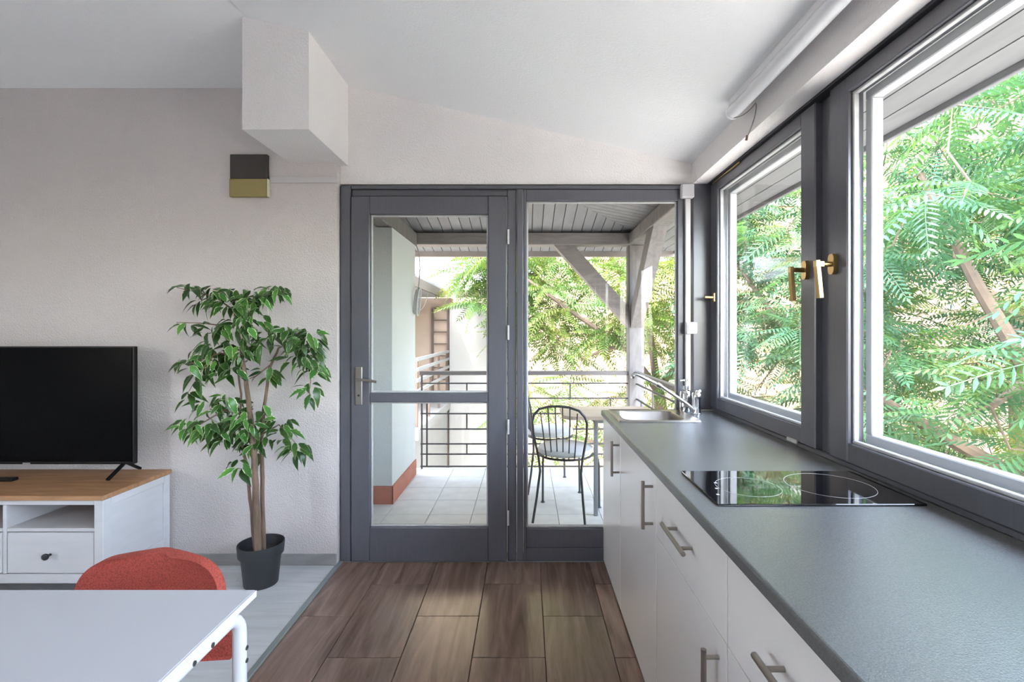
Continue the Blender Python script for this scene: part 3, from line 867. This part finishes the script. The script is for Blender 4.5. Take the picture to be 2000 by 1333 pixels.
for p, m3, s, k in leafrows[300:]:
    me = leafs[k]; n = len(v_)
    v_ += [tuple(p + m3 @ Vector((c.co.x * s.x, c.co.y * s.y, c.co.z * s.z))) for c in me.vertices]
    f_ += [tuple(i + n for i in q.vertices) for q in me.polygons]
    u_ += [tuple(l.uv) for l in me.uv_layers[0].data]
me = bpy.data.meshes.new('foliage'); me.from_pydata(v_, [], f_); me.update()
ul = me.uv_layers.new(name='UVMap')
for i, q in enumerate(u_): ul.data[i].uv = q
for q in me.polygons: q.use_smooth = True
me.materials.append(M['ficus'])
o = bpy.data.objects.new('foliage', me); C.objects.link(o); o.parent = pt; o['kind'] = 'stuff'

# ================================================================== TABLE AND CHAIR
dt = thing('dining_table', 'pale grey table top on a white tubular frame in the foreground', 'table', (-1.17, .67, 0))
ZTB = .740
B(-1.80, -.570, .28, 1.047, ZTB - .014, ZTB, .0025).build('table_top', M['tabletop'], dt)
B(-.5698, -.5682, .283, 1.044, ZTB - .0135, ZTB - .0005).build('edge_band', M['whitemetal'], dt)
def leg_frame(X):
    r = .0135; R_ = .045; zt = ZTB - .014 - r - .0005
    ya, yb = .36, 1.013
    pts = [(X, yb, 0.004)] + [(X, yb, zt - R_ - .1), (X, yb, zt - R_)] + arc((X, yb - R_, zt - R_), R_, 0, PI / 2, 6, (0, 1, 0), (0, 0, 1))[1:] + \
          arc((X, ya + R_, zt - R_), R_, PI / 2, PI, 6, (0, 1, 0), (0, 0, 1)) + [(X, ya, zt - R_ - .1), (X, ya, .004)]
    fr = MB().tube(pts, r, 16).build('leg_frame', M['whitemetal'], dt, True)
    sg = 1 if X > -1 else -1
    for (yy, zz) in ((yb + .002, zt - R_ - .030), (yb + .002, zt - R_ - .056), (.905, zt), (.855, zt)):
        MB().tube([(X + sg * (r - .003), yy, zz), (X + sg * (r + .0010), yy, zz)], .0048, 10).build('bolt', M['bolt'], fr, True)
    for yy in (ya, yb):
        MB().tube([(X, yy, 0), (X, yy, .012)], .0155, 12).build('foot_cap', M['black'], fr, True)
leg_frame(-.586); leg_frame(-1.784)
B(-1.77, -.60, .64, .67, ZTB - .04, ZTB - .0145, .003).build('under_bar', M['whitemetal'], dt)

ch = thing('dining_chair', 'coral red woven dining chair pushed in at the far side of the table', 'chair', (-.97, 1.1, 0))
def shell(cx, yfun, outline, thick):
    """closed pad: outline list of (u,z) half widths by height"""
    mb = MB(); nu = 14
    rings = []
    for z, hw in outline:
        row = []
        for i in range(nu + 1):
            u = -1 + 2 * i / nu
            row.append((cx + u * hw, yfun(u, z), z))
        rings.append(row)
    n = nu + 1; v = []; f = []
    for row in rings: v += row
    m = len(v)
    for row in rings: v += [(x, y + thick, z) for x, y, z in row]
    k = len(rings)
    for j in range(k - 1):
        for i in range(nu):
            a = j * n + i
            f.append((a, a + 1, a + n + 1, a + n)); f.append((a + m, a + n + m, a + n + 1 + m, a + 1 + m))
    for i in range(nu):
        f.append((i, i + m, i + 1 + m, i + 1)); a = (k - 1) * n + i; f.append((a, a + 1, a + 1 + m, a + m))
    for j in range(k - 1):
        a = j * n; f.append((a, a + n, a + n + m, a + m)); a = j * n + nu; f.append((a, a + m, a + n + m, a + n))
    return mb.add(v, f)
ol = [(.545, .150), (.56, .172), (.58, .183), (.60, .187)]
ol += [(.60 + .104 * math.sin(k / 14 * PI / 2), .187 * (1 - math.sin(k / 14 * PI / 2) ** 2) ** .265) for k in range(1, 14)] + [(.7046, .050)]
bk = shell(-.970, lambda u, z: 1.285 - .030 * u * u + (z - .55) * .10, ol, .034).build('backrest', M['red'], ch, True)
sb = bk.modifiers.new('round', 'BEVEL'); sb.width = .012; sb.segments = 3; sb.limit_method = 'ANGLE'
def seat_ring(inset, z):
    pts = [(-1.20, 1.275), (-.737, 1.275), (-.737, 1.248), (-.845, 1.238), (-.86, .93), (-.88, .90), (-1.06, .90), (-1.08, .93), (-1.095, 1.238), (-1.20, 1.248)]
    return [(x + (inset if x < -.97 else -inset), y + (-inset if y > 1.1 else inset)) for x, y in pts], z
se = loft([seat_ring(.006, .462), seat_ring(0, .468), seat_ring(0, .518), seat_ring(.006, .524)], True, True)
se.build('seat', M['red'], ch, True)
for xx in (-1.04, -.90):
    MB().tube([(xx, 1.268, .50), (xx, 1.300, .53), (xx, 1.325, .57), (xx, 1.33, .62)], .009, 10).build('back_support', M['redmetal'], ch, True)
for (x_, y_, xb, yb_) in ((-.880, 1.20, -.852, 1.245), (-1.06, 1.20, -1.088, 1.245), (-.880, .97, -.87, .93), (-1.06, .97, -1.07, .93)):
    MB().tube([(x_, y_, .452), (xb, yb_, 0.0)], [.0125, .010], 12).build('leg', M['redmetal'], ch, True)
B(-1.08, -.86, .95, 1.22, .445, .4615, .004).build('seat_frame', M['redmetal'], ch)

# ================================================================== BALCONY
bf = B(-1.9, 1.12, YB + .09, 4.68, -.16, -.008).build('floor_balcony', M['bgrout']); struct(bf, 'balcony floor of pale grey square tiles', 'floor')
for j in range(7):
    y0 = 2.88 + .30 * j; y1 = min(y0 + .30, 4.67)
    if y1 - y0 < .03: continue
    for i in range(10):
        x0 = -1.88 + .30 * i
        B(x0 + .0018, x0 + .2982, y0 + .0018, y1 - .0018, -.008, 0, .0015).build('paving_tile', M['btile'], bf)
wb = B(-1.9, -1.0, 3.69, 4.46, 0, 2.06).build('wall_balcony', M['bwall']); struct(wb, 'white rendered wall end on the balcony', 'wall')
B(-1.9, -.990, 3.68, 3.6899, .001, .135).build('base_tile', M['redbase'], wb)
B(-.9999, -.988, 3.68, 4.46, .001, .135).build('base_tile', M['redbase'], wb)
o = B(-2.0, -1.9, YB + .12, 4.6, -.16, 2.6).build('wall_balcony_side', M['bwall']); struct(o, 'white outer wall at the left end of the balcony', 'wall')

# roof over balcony and eaves
br = sthing('roof_eaves', 'grey boarded soffit over balcony and windows', 'roof', (0, 4, 2.1))
SL = .192
YE, XE = 5.15, 1.525
zR = lambda x: 2.12 + SL * (XE - x)
zF = lambda y: 2.12 + SL * (YE - y)
pw_ = .092
# boards on the slope facing right (run along Y)
x = XE
while x > 1.05:
    xa, xb = x - pw_, x
    gap = .0035
    ylo = YA
    yha = YE - (XE - xa) ; yhb = YE - (XE - xb)
    if yha > ylo + .02:
        v = [(xa + gap, ylo, zR(xa)), (xb - gap, ylo, zR(xb)), (xb - gap, yhb, zR(xb)), (xa + gap, yha, zR(xa))]
        v2 = [(p[0], p[1], p[2] + .018) for p in v]
        MB().add(v + v2, [(0, 1, 2, 3), (7, 6, 5, 4), (0, 4, 5, 1), (1, 5, 6, 2), (2, 6, 7, 3), (3, 7, 4, 0)]).build('soffit_board', M['plank'], br)
    x -= pw_
x_in = x                                        # inside the side beam the boards run down the slope
y = YB + .13
while y < YE - .12:
    ya, yb = y, min(y + pw_, YE)
    gap = .0035
    hx0, hx1 = XE - (YE - ya), XE - (YE - yb)
    if hx1 < x_in - .01:
        v = [(hx0, ya + gap, zR(hx0)), (x_in, ya + gap, zR(x_in)), (x_in, yb - gap, zR(x_in)), (hx1, yb - gap, zR(hx1))]
        v2 = [(p[0], p[1], p[2] + .018) for p in v]
        MB().add(v + v2, [(0, 1, 2, 3), (7, 6, 5, 4), (0, 4, 5, 1), (1, 5, 6, 2), (2, 6, 7, 3), (3, 7, 4, 0)]).build('soffit_board', M['plank'], br)
    y += pw_
x = XE
while x > -1.95:
    xa, xb = x - pw_, x
    gap = .0035
    ya = max(YB + .13, YE - (XE - xa)); yb = max(YB + .13, YE - (XE - xb))
    if YE - ya > .02:
        v = [(xa + gap, ya, zF(ya)), (xb - gap, yb, zF(yb)), (xb - gap, YE, zF(YE)), (xa + gap, YE, zF(YE))]
        v2 = [(p[0], p[1], p[2] + .018) for p in v]
        MB().add(v + v2, [(0, 1, 2, 3), (7, 6, 5, 4), (0, 4, 5, 1), (1, 5, 6, 2), (2, 6, 7, 3), (3, 7, 4, 0)]).build('soffit_board', M['plank'], br)
    x -= pw_
# roof covering above the boards
cv = [(XE, YA, zR(XE) + .02), (XE, YE, zR(XE) + .02), (-2.0, YE, zF(YE) + .02), (-2.0, YB + .1, zF(YB + .1) + .02), (XE - (YE - YB - .1), YB + .1, zF(YB + .1) + .02), (1.0, YB + .1, zR(1.0) + .02), (1.0, YA, zR(1.0) + .02)]
n = len(cv)
MB().add(cv + [(a, b, c + .06) for a, b, c in cv], [(0, 1, 4, 5, 6), (1, 2, 3, 4), (n + 6, n + 5, n + 4, n + 1, n), (n + 4, n + 3, n + 2, n + 1)] + [(k, (k + 1) % n, (k + 1) % n + n, k + n) for k in range(n)]).build('roof_covering', M['dark'], br)
B(-2.0, XE + .02, YE, YE + .025, 2.062, 2.19, .003).build('fascia', M['fascia'], br)
B(XE, XE + .022, YA, YE, 2.095, 2.19, .003).build('fascia', M['plank'], br)

tf = thing('timber_frame', 'grey weathered timber post, beams and braces carrying the balcony roof', 'post', (1.02, 4.65, 0))
B(.95, 1.09, 4.58, 4.72, -.16, 2.088, .006).build('post', M['timber'], tf)
B(-1.95, 1.14, 4.58, 4.72, 2.089, 2.200, .006).build('beam', M['timberx'], tf)
B(.95, 1.09, YB + .14, 4.578, 2.089, 2.195, .006).build('beam', M['timber'], tf)
B(-1.13, -1.01, YB + .14, 4.578, 2.070, 2.195, .006).build('beam', M['timber'], tf)
MB().prism([(.948, 1.320), (.948, 1.515), (.44, 2.088), (.255, 2.088)], 'y', 4.59, 4.71).build('brace', M['timberx'], tf)
MB().prism([(4.578, 1.320), (4.578, 1.50), (3.97, 2.088), (3.76, 2.088)], 'x', .965, 1.075).build('brace', M['timber'], tf)

# railings
ra = thing('balcony_railing', 'dark iron railing with staggered bars along the balcony front', 'railing', (0, 4.64, 0))
B(-.998, .948, 4.615, 4.665, .878, .915, .004).build('top_rail', M['railtop'], ra)
zs = [.800, .660, .516, .372, .233, .137, .022]
for z in zs:
    B(-.99, .948, 4.634, 4.646, z - .006, z + .006).build('bar', M['iron'], ra)
for (px_, z0, z1) in ((812, .0, .878), (834, .022, .66)):
    X = (px_ - 1028) * 4.64 / F
    B(max(X - .007, -.985), max(X + .007, -.971), 4.633, 4.647, z0, z1).build('upright', M['iron'], ra)
for k in range(6):
    for X in ((-.557, .41) if k % 2 == 0 else (-.07, .788)):
        B(X - .006, X + .006, 4.634, 4.646, zs[k + 1] + .006, zs[k] - .006).build('short_bar', M['iron'], ra)
rb = thing('balcony_railing', 'dark iron railing on the window side of the balcony behind the sink', 'railing', (1.02, 3.7, 0))
B(.995, 1.045, YB + .13, 4.578, .878, .915, .004).build('top_rail', M['railtop'], rb)
for z in zs:
    B(1.014, 1.026, YB + .13, 4.578, z - .006, z + .006).build('bar', M['iron'], rb)
for k in range(6):
    for Y in ((3.2, 4.0) if k % 2 == 0 else (3.6, 4.4)):
        B(1.014, 1.026, Y - .006, Y + .006, zs[k + 1] + .006, zs[k] - .006).build('short_bar', M['iron'], rb)

# coiled cable on the wall end
cc = thing('cable_coil', 'coil of pale cable hanging on the end of the balcony wall', 'cable', (-.98, 4.45, 1.4))
for k in range(4):
    n = 20; c0 = Vector((-.985 + .012 * k, 4.40 - .006 * k, 1.55)); R1 = .058 + .004 * k; R2 = .105 + .006 * k
    MB().tube([c0 + Vector((.012 * math.sin(2 * PI * q / n), R1 * math.cos(2 * PI * q / n), R2 * math.sin(2 * PI * q / n))) for q in range(n)], .0055, 6, closed=True).build('cable_loop', M['conduit'], cc, True)
MB().tube(bez((-.985, 4.42, 2.06), (-.93, 4.44, 1.95), (-.965, 4.42, 1.65), 8), .005, 6).build('cable_lead', M['wire'], cc, True)
MB().tube(bez((-.96, 4.40, 1.46), (-.90, 4.42, 1.50), (-.88, 4.42, 1.62), 6), .004, 6).build('cable_lead', M['conduit'], cc, True)

# ---- bistro chairs (built facing +y, then turned)
def bistro(label, loc, rot):
    c = thing('bistro_chair', label, 'chair', (0, 0, 0), 'metal chairs on the balcony')
    r = .0085
    # hoop back running into rear legs
    hoop = [(-.178, -.235, 0), (-.158, -.205, .16), (-.140, -.180, .34), (-.150, -.185, .43), (-.182, -.205, .60), (-.186, -.215, .68)]
    top = [(-.172, -.222, .725), (-.135, -.227, .765), (-.07, -.231, .785), (0, -.232, .790), (.07, -.231, .785), (.135, -.227, .765), (.172, -.222, .725)]
    pts = hoop + top + [(-x, y, z) for x, y, z in hoop[::-1]]
    MB().tube(pts, r, 8).build('back_hoop', M['chairmetal'], c, True)
    for k in range(6):
        u = -1 + 2 * (k + .5) / 6
        zt = .790 - .075 * abs(u) ** 3
        MB().tube([(u * .115, -.182, .425), (u * .135, -.205, .60), (u * .150, -.230, zt)], .0048, 6).build('back_rod', M['chairmetal'], c, True)
    n = 22
    MB().tube([(.185 * math.cos(2 * PI * q / n), -.01 + .185 * math.sin(2 * PI * q / n), .425) for q in range(n)], .008, 8, closed=True).build('seat_ring', M['chairmetal'], c, True)
    for s in (-1, 1):
        MB().tube([(s * .10, .02, .415), (s * .15, .09, .410)] + bez((s * .17, .12, .405), (s * .205, .17, .39), (s * .21, .175, .30), 6) + [(s * .212, .18, 0.0)], .0085, 8).build('front_leg', M['chairmetal'], c, True)
        MB().lathe([(.016, 0), (.016, .004), (.010, .010)], (s * .212, .18, 0), 10).build('foot', M['chairmetal'], c, True)
    MB().lathe([(.14, .434), (.185, .438), (.197, .456), (.192, .476), (.16, .490), (.08, .496), (.001, .497)], (0, -.01, 0), 24).build('cushion', M['cushion'], c, True)
    c.location = loc; c.rotation_euler = (0, 0, rot)
    return c
bistro('round-backed metal chair with a pale cushion, nearest the fixed window', (.278, 3.50, 0), math.radians(-16))
bistro('metal chair with a pale cushion at the railing, behind the nearer chair', (.205, 4.12, 0), math.radians(-78))
bt = thing('balcony_table', 'small wooden topped table with grey legs on the balcony', 'table', (.60, 3.66, 0))
MB().prism(rrect(.255, .925, 3.40, 3.88, .09, 6), 'z', .676, .700).build('table_top', M['btable'], bt)
for (xx, yy) in ((.485, 3.46), (.535, 3.82), (.87, 3.46), (.87, 3.82)):
    B(xx - .014, xx + .014, yy - .014, yy + .014, 0, .675, .003).build('leg', M['tableleg'], bt)
B(.47, .89, 3.45, 3.83, .645, .6755, .003).build('apron', M['tableleg'], bt)

# ================================================================== SURROUNDINGS
o = B(-14, 16, -8, 20, -3.5, -3.2).build('ground', M['ground']); struct(o, 'courtyard ground far below the balcony', 'ground')

# neighbouring house
nh = thing('neighbour_house', 'white neighbouring house wing with a low roof beyond the balcony door', 'house', (-2.5, 9, -3.2))
B(-1.38, -.05, 8.9, 9.3, -3.2, 1.80).build('white_wall', M['nwhite'], nh)
B(-4.5, -1.381, 9.05, 9.4, -3.2, 1.9).build('recess_wall', M['nbeige'], nh)
B(-4.5, -2.35, 6.3, 9.04, -3.2, 1.9).build('side_wall', M['nbeige'], nh)
B(-2.349, -1.42, 6.3, 9.04, -3.2, -.10).build('lower_wall', M['nwhite'], nh)
B(-2.349, -1.36, 6.25, 9.04, -.099, .05, .01).build('walkway_slab', M['nwhite'], nh)
# roof: left wing slopes to +x, right wing slopes to -y
MB().add([(-1.48, 6.0, 2.02), (-1.48, 8.75, 2.02), (-4.5, 11.6, 3.0), (-4.5, 6.0, 3.0), (-1.48, 6.0, 2.06), (-1.48, 8.75, 2.06), (-4.5, 11.6, 3.06), (-4.5, 6.0, 3.06)],
         [(0, 1, 2, 3), (7, 6, 5, 4), (0, 4, 5, 1), (1, 5, 6, 2), (2, 6, 7, 3), (3, 7, 4, 0)]).build('roof_slope', M['nroof'], nh)
MB().add([(-1.47, 8.75, 2.02), (.15, 8.75, 2.02), (.15, 10.9, 2.85), (-3.6, 10.9, 2.85), (-1.47, 8.75, 2.06), (.15, 8.75, 2.06), (.15, 10.9, 2.9), (-3.6, 10.9, 2.9)],
         [(0, 1, 2, 3), (7, 6, 5, 4), (0, 4, 5, 1), (1, 5, 6, 2), (2, 6, 7, 3), (3, 7, 4, 0)]).build('roof_slope', M['nroof'], nh)
B(-1.50, -1.465, 6.0, 8.73, 1.885, 2.018).build('fascia', M['nfascia'], nh)
B(-1.50, .15, 8.735, 8.77, 1.885, 2.018).build('fascia', M['nfascia'], nh)
B(-2.4, -1.501, 6.0, 8.9, 1.90, 1.93).build('soffit', M['nwhite'], nh)
nr = thing('walkway_railing', 'pale railing along the neighbouring walkway', 'railing', (-1.40, 7.6, .05))
for z in (.93, .80, .66, .52):
    B(-1.40, -1.375, 6.3, 8.88, z - .022, z + .022).build('rail_board', M['nwhite'], nr)
for y in (6.4, 7.2, 8.0, 8.8):
    B(-1.43, -1.401, y - .02, y + .02, .051, .95).build('rail_post', M['ladder'], nr)
ld = thing('wooden_ladder', 'dark wooden ladder standing against the beige neighbouring wall', 'ladder', (-1.55, 9.0, .05))
for xx in (-1.70, -1.42):
    B(xx - .018, xx + .018, 8.975, 9.02, .052, 1.70).build('ladder_rail', M['ladder'], ld)
for k in range(8):
    B(-1.68, -1.44, 8.985, 9.01, .20 + .215 * k - .012, .20 + .215 * k + .012).build('rung', M['ladder'], ld)

bk_ = thing('apartment_building', 'tall sunlit cream rendered building beyond the trees', 'building', (2, 16, -3.2))
B(-14, 12, 15.5, 16.5, -3.2, 13).build('facade', M['creamwall'], bk_)
B(-14, 12, 15.40, 15.4995, 5.2, 5.5, .02).build('string_course', M['nwhite'], bk_)
bq = thing('brick_building', 'pinkish brick building wall behind the trees outside the windows', 'building', (11, 5, -3.2))
B(11, 12, 3.5, 15.4, -3.2, 7).build('brick_wall', M['brick'], bq)
B(10.93, 10.9995, 3.5, 15.4, 3.2, 3.4).build('string_course', M['nwhite'], bq)

# ------------------------------------------------------------------ trees with pinnate leaves
def frond_arrays(npair, droop, wid, sweep):
    """unit-length pinnate leaf along +x; returns verts (n,3), quads (m,4)"""
    v = []; q = []
    def z_(x): return -droop * x * x
    for i in range(6):                                   # rachis: a thin folded strip
        pass
    for (a, b) in ((0, .35), (.35, .7), (.7, 1.0)):
        n = len(v); h = .006
        v += [(a, -h, z_(a)), (b, -h * .6, z_(b)), (b, h * .6, z_(b)), (a, h, z_(a))]; q.append((n, n + 1, n + 2, n + 3))
    for i in range(npair):
        s = .14 + .84 * i / (npair - 1)
        ln = wid * (1.0 - .55 * abs(s - .45) ** 1.3 * 1.6) * (0.9 if i > 0 else .7)
        for sg in (-1, 1):
            ang = math.radians(sweep - 22 * s) 
            dx, dy = math.cos(ang), sg * math.sin(ang)
            nx, ny = -dy * sg, dx * sg
            wl = .022 + .004 * math.sin(3 * i)
            bx, by, bz = s, 0, z_(s)
            dz = -.35 * ln
            def pt(t, o_):
                return (bx + dx * ln * t + nx * o_, by + dy * ln * t + ny * o_, bz + dz * t * t - abs(o_) * .4)
            n = len(v)
            v += [pt(0, 0), pt(.35, wl), pt(.72, wl * .72), pt(1, 0), pt(.72, -wl * .72), pt(.35, -wl)]
            q += [(n, n + 1, n + 2, n + 3), (n, n + 3, n + 4, n + 5)]
    n = len(v)
    v += [(1, 0, z_(1)), (1.06, .022, z_(1) - .02), (1.16, 0, z_(1) - .06), (1.06, -.022, z_(1) - .02)]; q.append((n, n + 1, n + 2, n + 3))
    return np.array(v), np.array(q)
fronds = [frond_arrays(11, .25, .22, 72), frond_arrays(10, .42, .24, 68), frond_arrays(12, .12, .20, 75)]

def np_mesh(name, V, Q, m):
    me = bpy.data.meshes.new(name)
    me.vertices.add(len(V)); me.vertices.foreach_set('co', V.astype(np.float32).ravel())
    me.loops.add(Q.size); me.loops.foreach_set('vertex_index', Q.astype(np.int32).ravel())
    me.polygons.add(len(Q)); me.polygons.foreach_set('loop_start', np.arange(0, Q.size, 4, dtype=np.int32))
    me.update(calc_edges=True); me.validate()
    me.materials.append(m)
    return me

def tree(label, trunk, limbs, tips, per, size, leafmat, nobj, group):
    """trunk: path [(x,y,z,r)]; limbs: list of paths; tips: rosette centres; nobj largest fronds become single leaves"""
    base = Vector(trunk[0][:3])
    t = thing('tree', label, 'tree', base, group)
    MB().tube([p[:3] for p in trunk], [p[3] for p in trunk], 12).build('trunk', M['treebark'], t, True)
    nodes = []
    for l in limbs:
        MB().tube([p[:3] for p in l], [p[3] for p in l], 8).build('branch', M['treebark'], t, True)
        for p, q in zip(l[:-1], l[1:]):
            for k in range(4): nodes.append(Vector(p[:3]).lerp(Vector(q[:3]), k / 4))
        nodes.append(Vector(l[-1][:3]))
    tw = MB()
    rows = []
    tips = sorted((Vector(c) for c in tips), key=lambda c: min((n_ - c).length for n_ in nodes))
    for c in tips:
        nb = min(nodes, key=lambda n_: (n_ - c).length)
        mid = nb.lerp(c, .55) + Vector((random.uniform(-.1, .1), random.uniform(-.1, .1), -.10))
        tw.tube([nb, mid, c], [.009, .007, .004], 4)
        nodes.append(c)
        a0 = random.uniform(0, 2 * PI)
        for k in range(per):
            az = a0 + 2 * PI * k / per + random.uniform(-.3, .3)
            el = random.uniform(-.75, .35)
            d = Vector((math.cos(az) * math.cos(el), math.sin(az) * math.cos(el), math.sin(el)))
            up = Vector((random.gauss(0, .45), random.gauss(0, .45), 1))
            yv = up.cross(d).normalized(); zv = d.cross(yv)
            s = size * random.uniform(.7, 1.15)
            rows.append((c + d * .05, d, yv, zv, s, random.randrange(3)))
    tw.build('twigs', M['treebark'], t)['kind'] = 'stuff'
    cp = Vector((0, 0, CAMZ))
    def dist(rw):
        p = rw[0] + rw[1] * rw[4] * .5
        q = p - cp
        px_ = 1028 + F * q.x / max(q.y, .01); py_ = 648 - F * q.z / max(q.y, .01)
        vis = q.y > .3 and 850 < px_ < 2000 and 90 < py_ < 960
        return (0 if vis else 100) + q.length
    rows.sort(key=dist)
    mes = []
    for V, Q in fronds:
        mes.append(np_mesh('leaf', V, Q, leafmat))
    for rw in rows[:nobj]:
        o = bpy.data.objects.new('leaf', mes[rw[5]]); C.objects.link(o)
        o.parent = t; o.location = rw[0] - base
        o.rotation_euler = Matrix((rw[1], rw[2], rw[3])).transposed().to_euler(); o.scale = (rw[4],) * 3
    VV = []; QQ = []; off = 0
    for rw in rows[nobj:]:
        V, Q = fronds[rw[5]]
        R_ = np.array([list(rw[1]), list(rw[2]), list(rw[3])])
        VV.append((V * rw[4]) @ R_ + np.array(rw[0] - base)); QQ.append(Q + off); off += len(V)
    me = np_mesh('foliage', np.concatenate(VV), np.concatenate(QQ), leafmat)
    o = bpy.data.objects.new('foliage', me); C.objects.link(o); o.parent = t; o['kind'] = 'stuff'
    return t

def blob(c, r, n, ok=lambda p: True):
    out = []
    while len(out) < n:
        d = Vector((random.gauss(0, 1), random.gauss(0, 1), random.gauss(0, 1))).normalized()
        q = random.uniform(.25, 1) ** .5
        p = (c[0] + r[0] * d.x * q, c[1] + r[1] * d.y * q, c[2] + r[2] * d.z * q)
        if ok(p): out.append(p)
    return out
def clear(p):       # stay off the house and the balcony
    if p[1] < 6.0 and p[0] < 2.35: return False
    if p[1] < 6.3 and p[0] < 1.9: return False
    return True

# A: big tree outside the casement windows
tree('large pinnate-leaved tree filling the view through the casement windows',
     [(5.2, 4.6, -3.2, .20), (5.1, 4.6, -1.5, .17), (4.9, 4.5, -.3, .14)],
     [[(4.9, 4.5, -.3, .10), (4.4, 4.2, .7, .075), (4.0, 4.4, 1.7, .05), (4.3, 5.4, 3.0, .03)],
      [(4.9, 4.5, -.3, .10), (5.2, 3.6, .8, .07), (4.6, 2.6, 1.9, .045), (4.2, 1.6, 2.8, .03)],
      [(4.9, 4.5, -.3, .09), (4.2, 5.6, .4, .06), (3.4, 6.4, 1.2, .04), (2.9, 6.8, 2.2, .025)],
      [(4.4, 4.2, .7, .05), (3.6, 3.6, .9, .035), (3.0, 3.2, .8, .02)],
      [(5.0, 4.5, -.6, .06), (4.2, 3.6, -.5, .04), (3.3, 3.0, -.4, .02)],
      [(5.2, 3.6, .8, .05), (5.8, 2.6, 2.4, .04), (6.2, 2.0, 3.6, .02)]],
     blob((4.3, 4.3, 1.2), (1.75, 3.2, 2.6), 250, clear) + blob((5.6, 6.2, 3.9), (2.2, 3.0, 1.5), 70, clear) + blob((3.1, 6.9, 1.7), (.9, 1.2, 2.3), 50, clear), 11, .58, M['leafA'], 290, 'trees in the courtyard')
# B: tree straight beyond the balcony railing
tree('sunny yellow-green tree beyond the balcony railing and its post',
     [(2.6, 8.6, -3.2, .16), (2.5, 8.5, -1.2, .13), (2.2, 8.3, .3, .10)],
     [[(2.2, 8.3, .3, .07), (1.6, 7.8, 1.0, .05), (.7, 7.3, 1.55, .03), (-.2, 7.2, 2.2, .018)],
      [(2.2, 8.3, .3, .07), (2.0, 8.2, 1.6, .05), (1.2, 8.4, 2.9, .03)],
      [(2.5, 8.5, -1.2, .06), (1.4, 8.0, -.6, .04), (.4, 7.5, -.2, .02)],
      [(2.2, 8.3, .3, .06), (3.0, 8.2, 1.4, .04), (3.6, 8.4, 2.6, .02)],
      [(1.6, 7.8, 1.0, .04), (1.3, 7.4, 1.05, .03), (.8, 7.1, .9, .015)]],
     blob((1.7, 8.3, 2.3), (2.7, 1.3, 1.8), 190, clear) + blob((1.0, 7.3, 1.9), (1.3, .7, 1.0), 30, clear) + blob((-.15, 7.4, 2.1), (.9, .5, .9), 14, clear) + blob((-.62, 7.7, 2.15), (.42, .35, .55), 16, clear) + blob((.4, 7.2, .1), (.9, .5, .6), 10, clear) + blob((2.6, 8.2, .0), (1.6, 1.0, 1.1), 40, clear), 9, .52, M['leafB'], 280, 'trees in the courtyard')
# C: further tree behind
tree('further leafy tree closing the gap in front of the brick wall',
     [(8.0, 8.0, -3.2, .20), (7.9, 7.9, -.5, .15), (7.7, 7.8, 1.5, .11)],
     [[(7.7, 7.8, 1.5, .07), (7.0, 8.4, 2.8, .05), (6.0, 9.2, 3.8, .03)],
      [(7.7, 7.8, 1.5, .07), (8.0, 6.6, 2.8, .05), (7.6, 5.2, 4.0, .03)],
      [(7.9, 7.9, -.2, .06), (7.0, 7.2, .4, .04), (6.4, 6.0, .6, .02)]],
     blob((7.2, 8.0, 1.6), (2.0, 3.4, 3.0), 120, lambda p: p[0] < 10.2), 9, .70, M['leafB'], 0, 'trees in the courtyard')
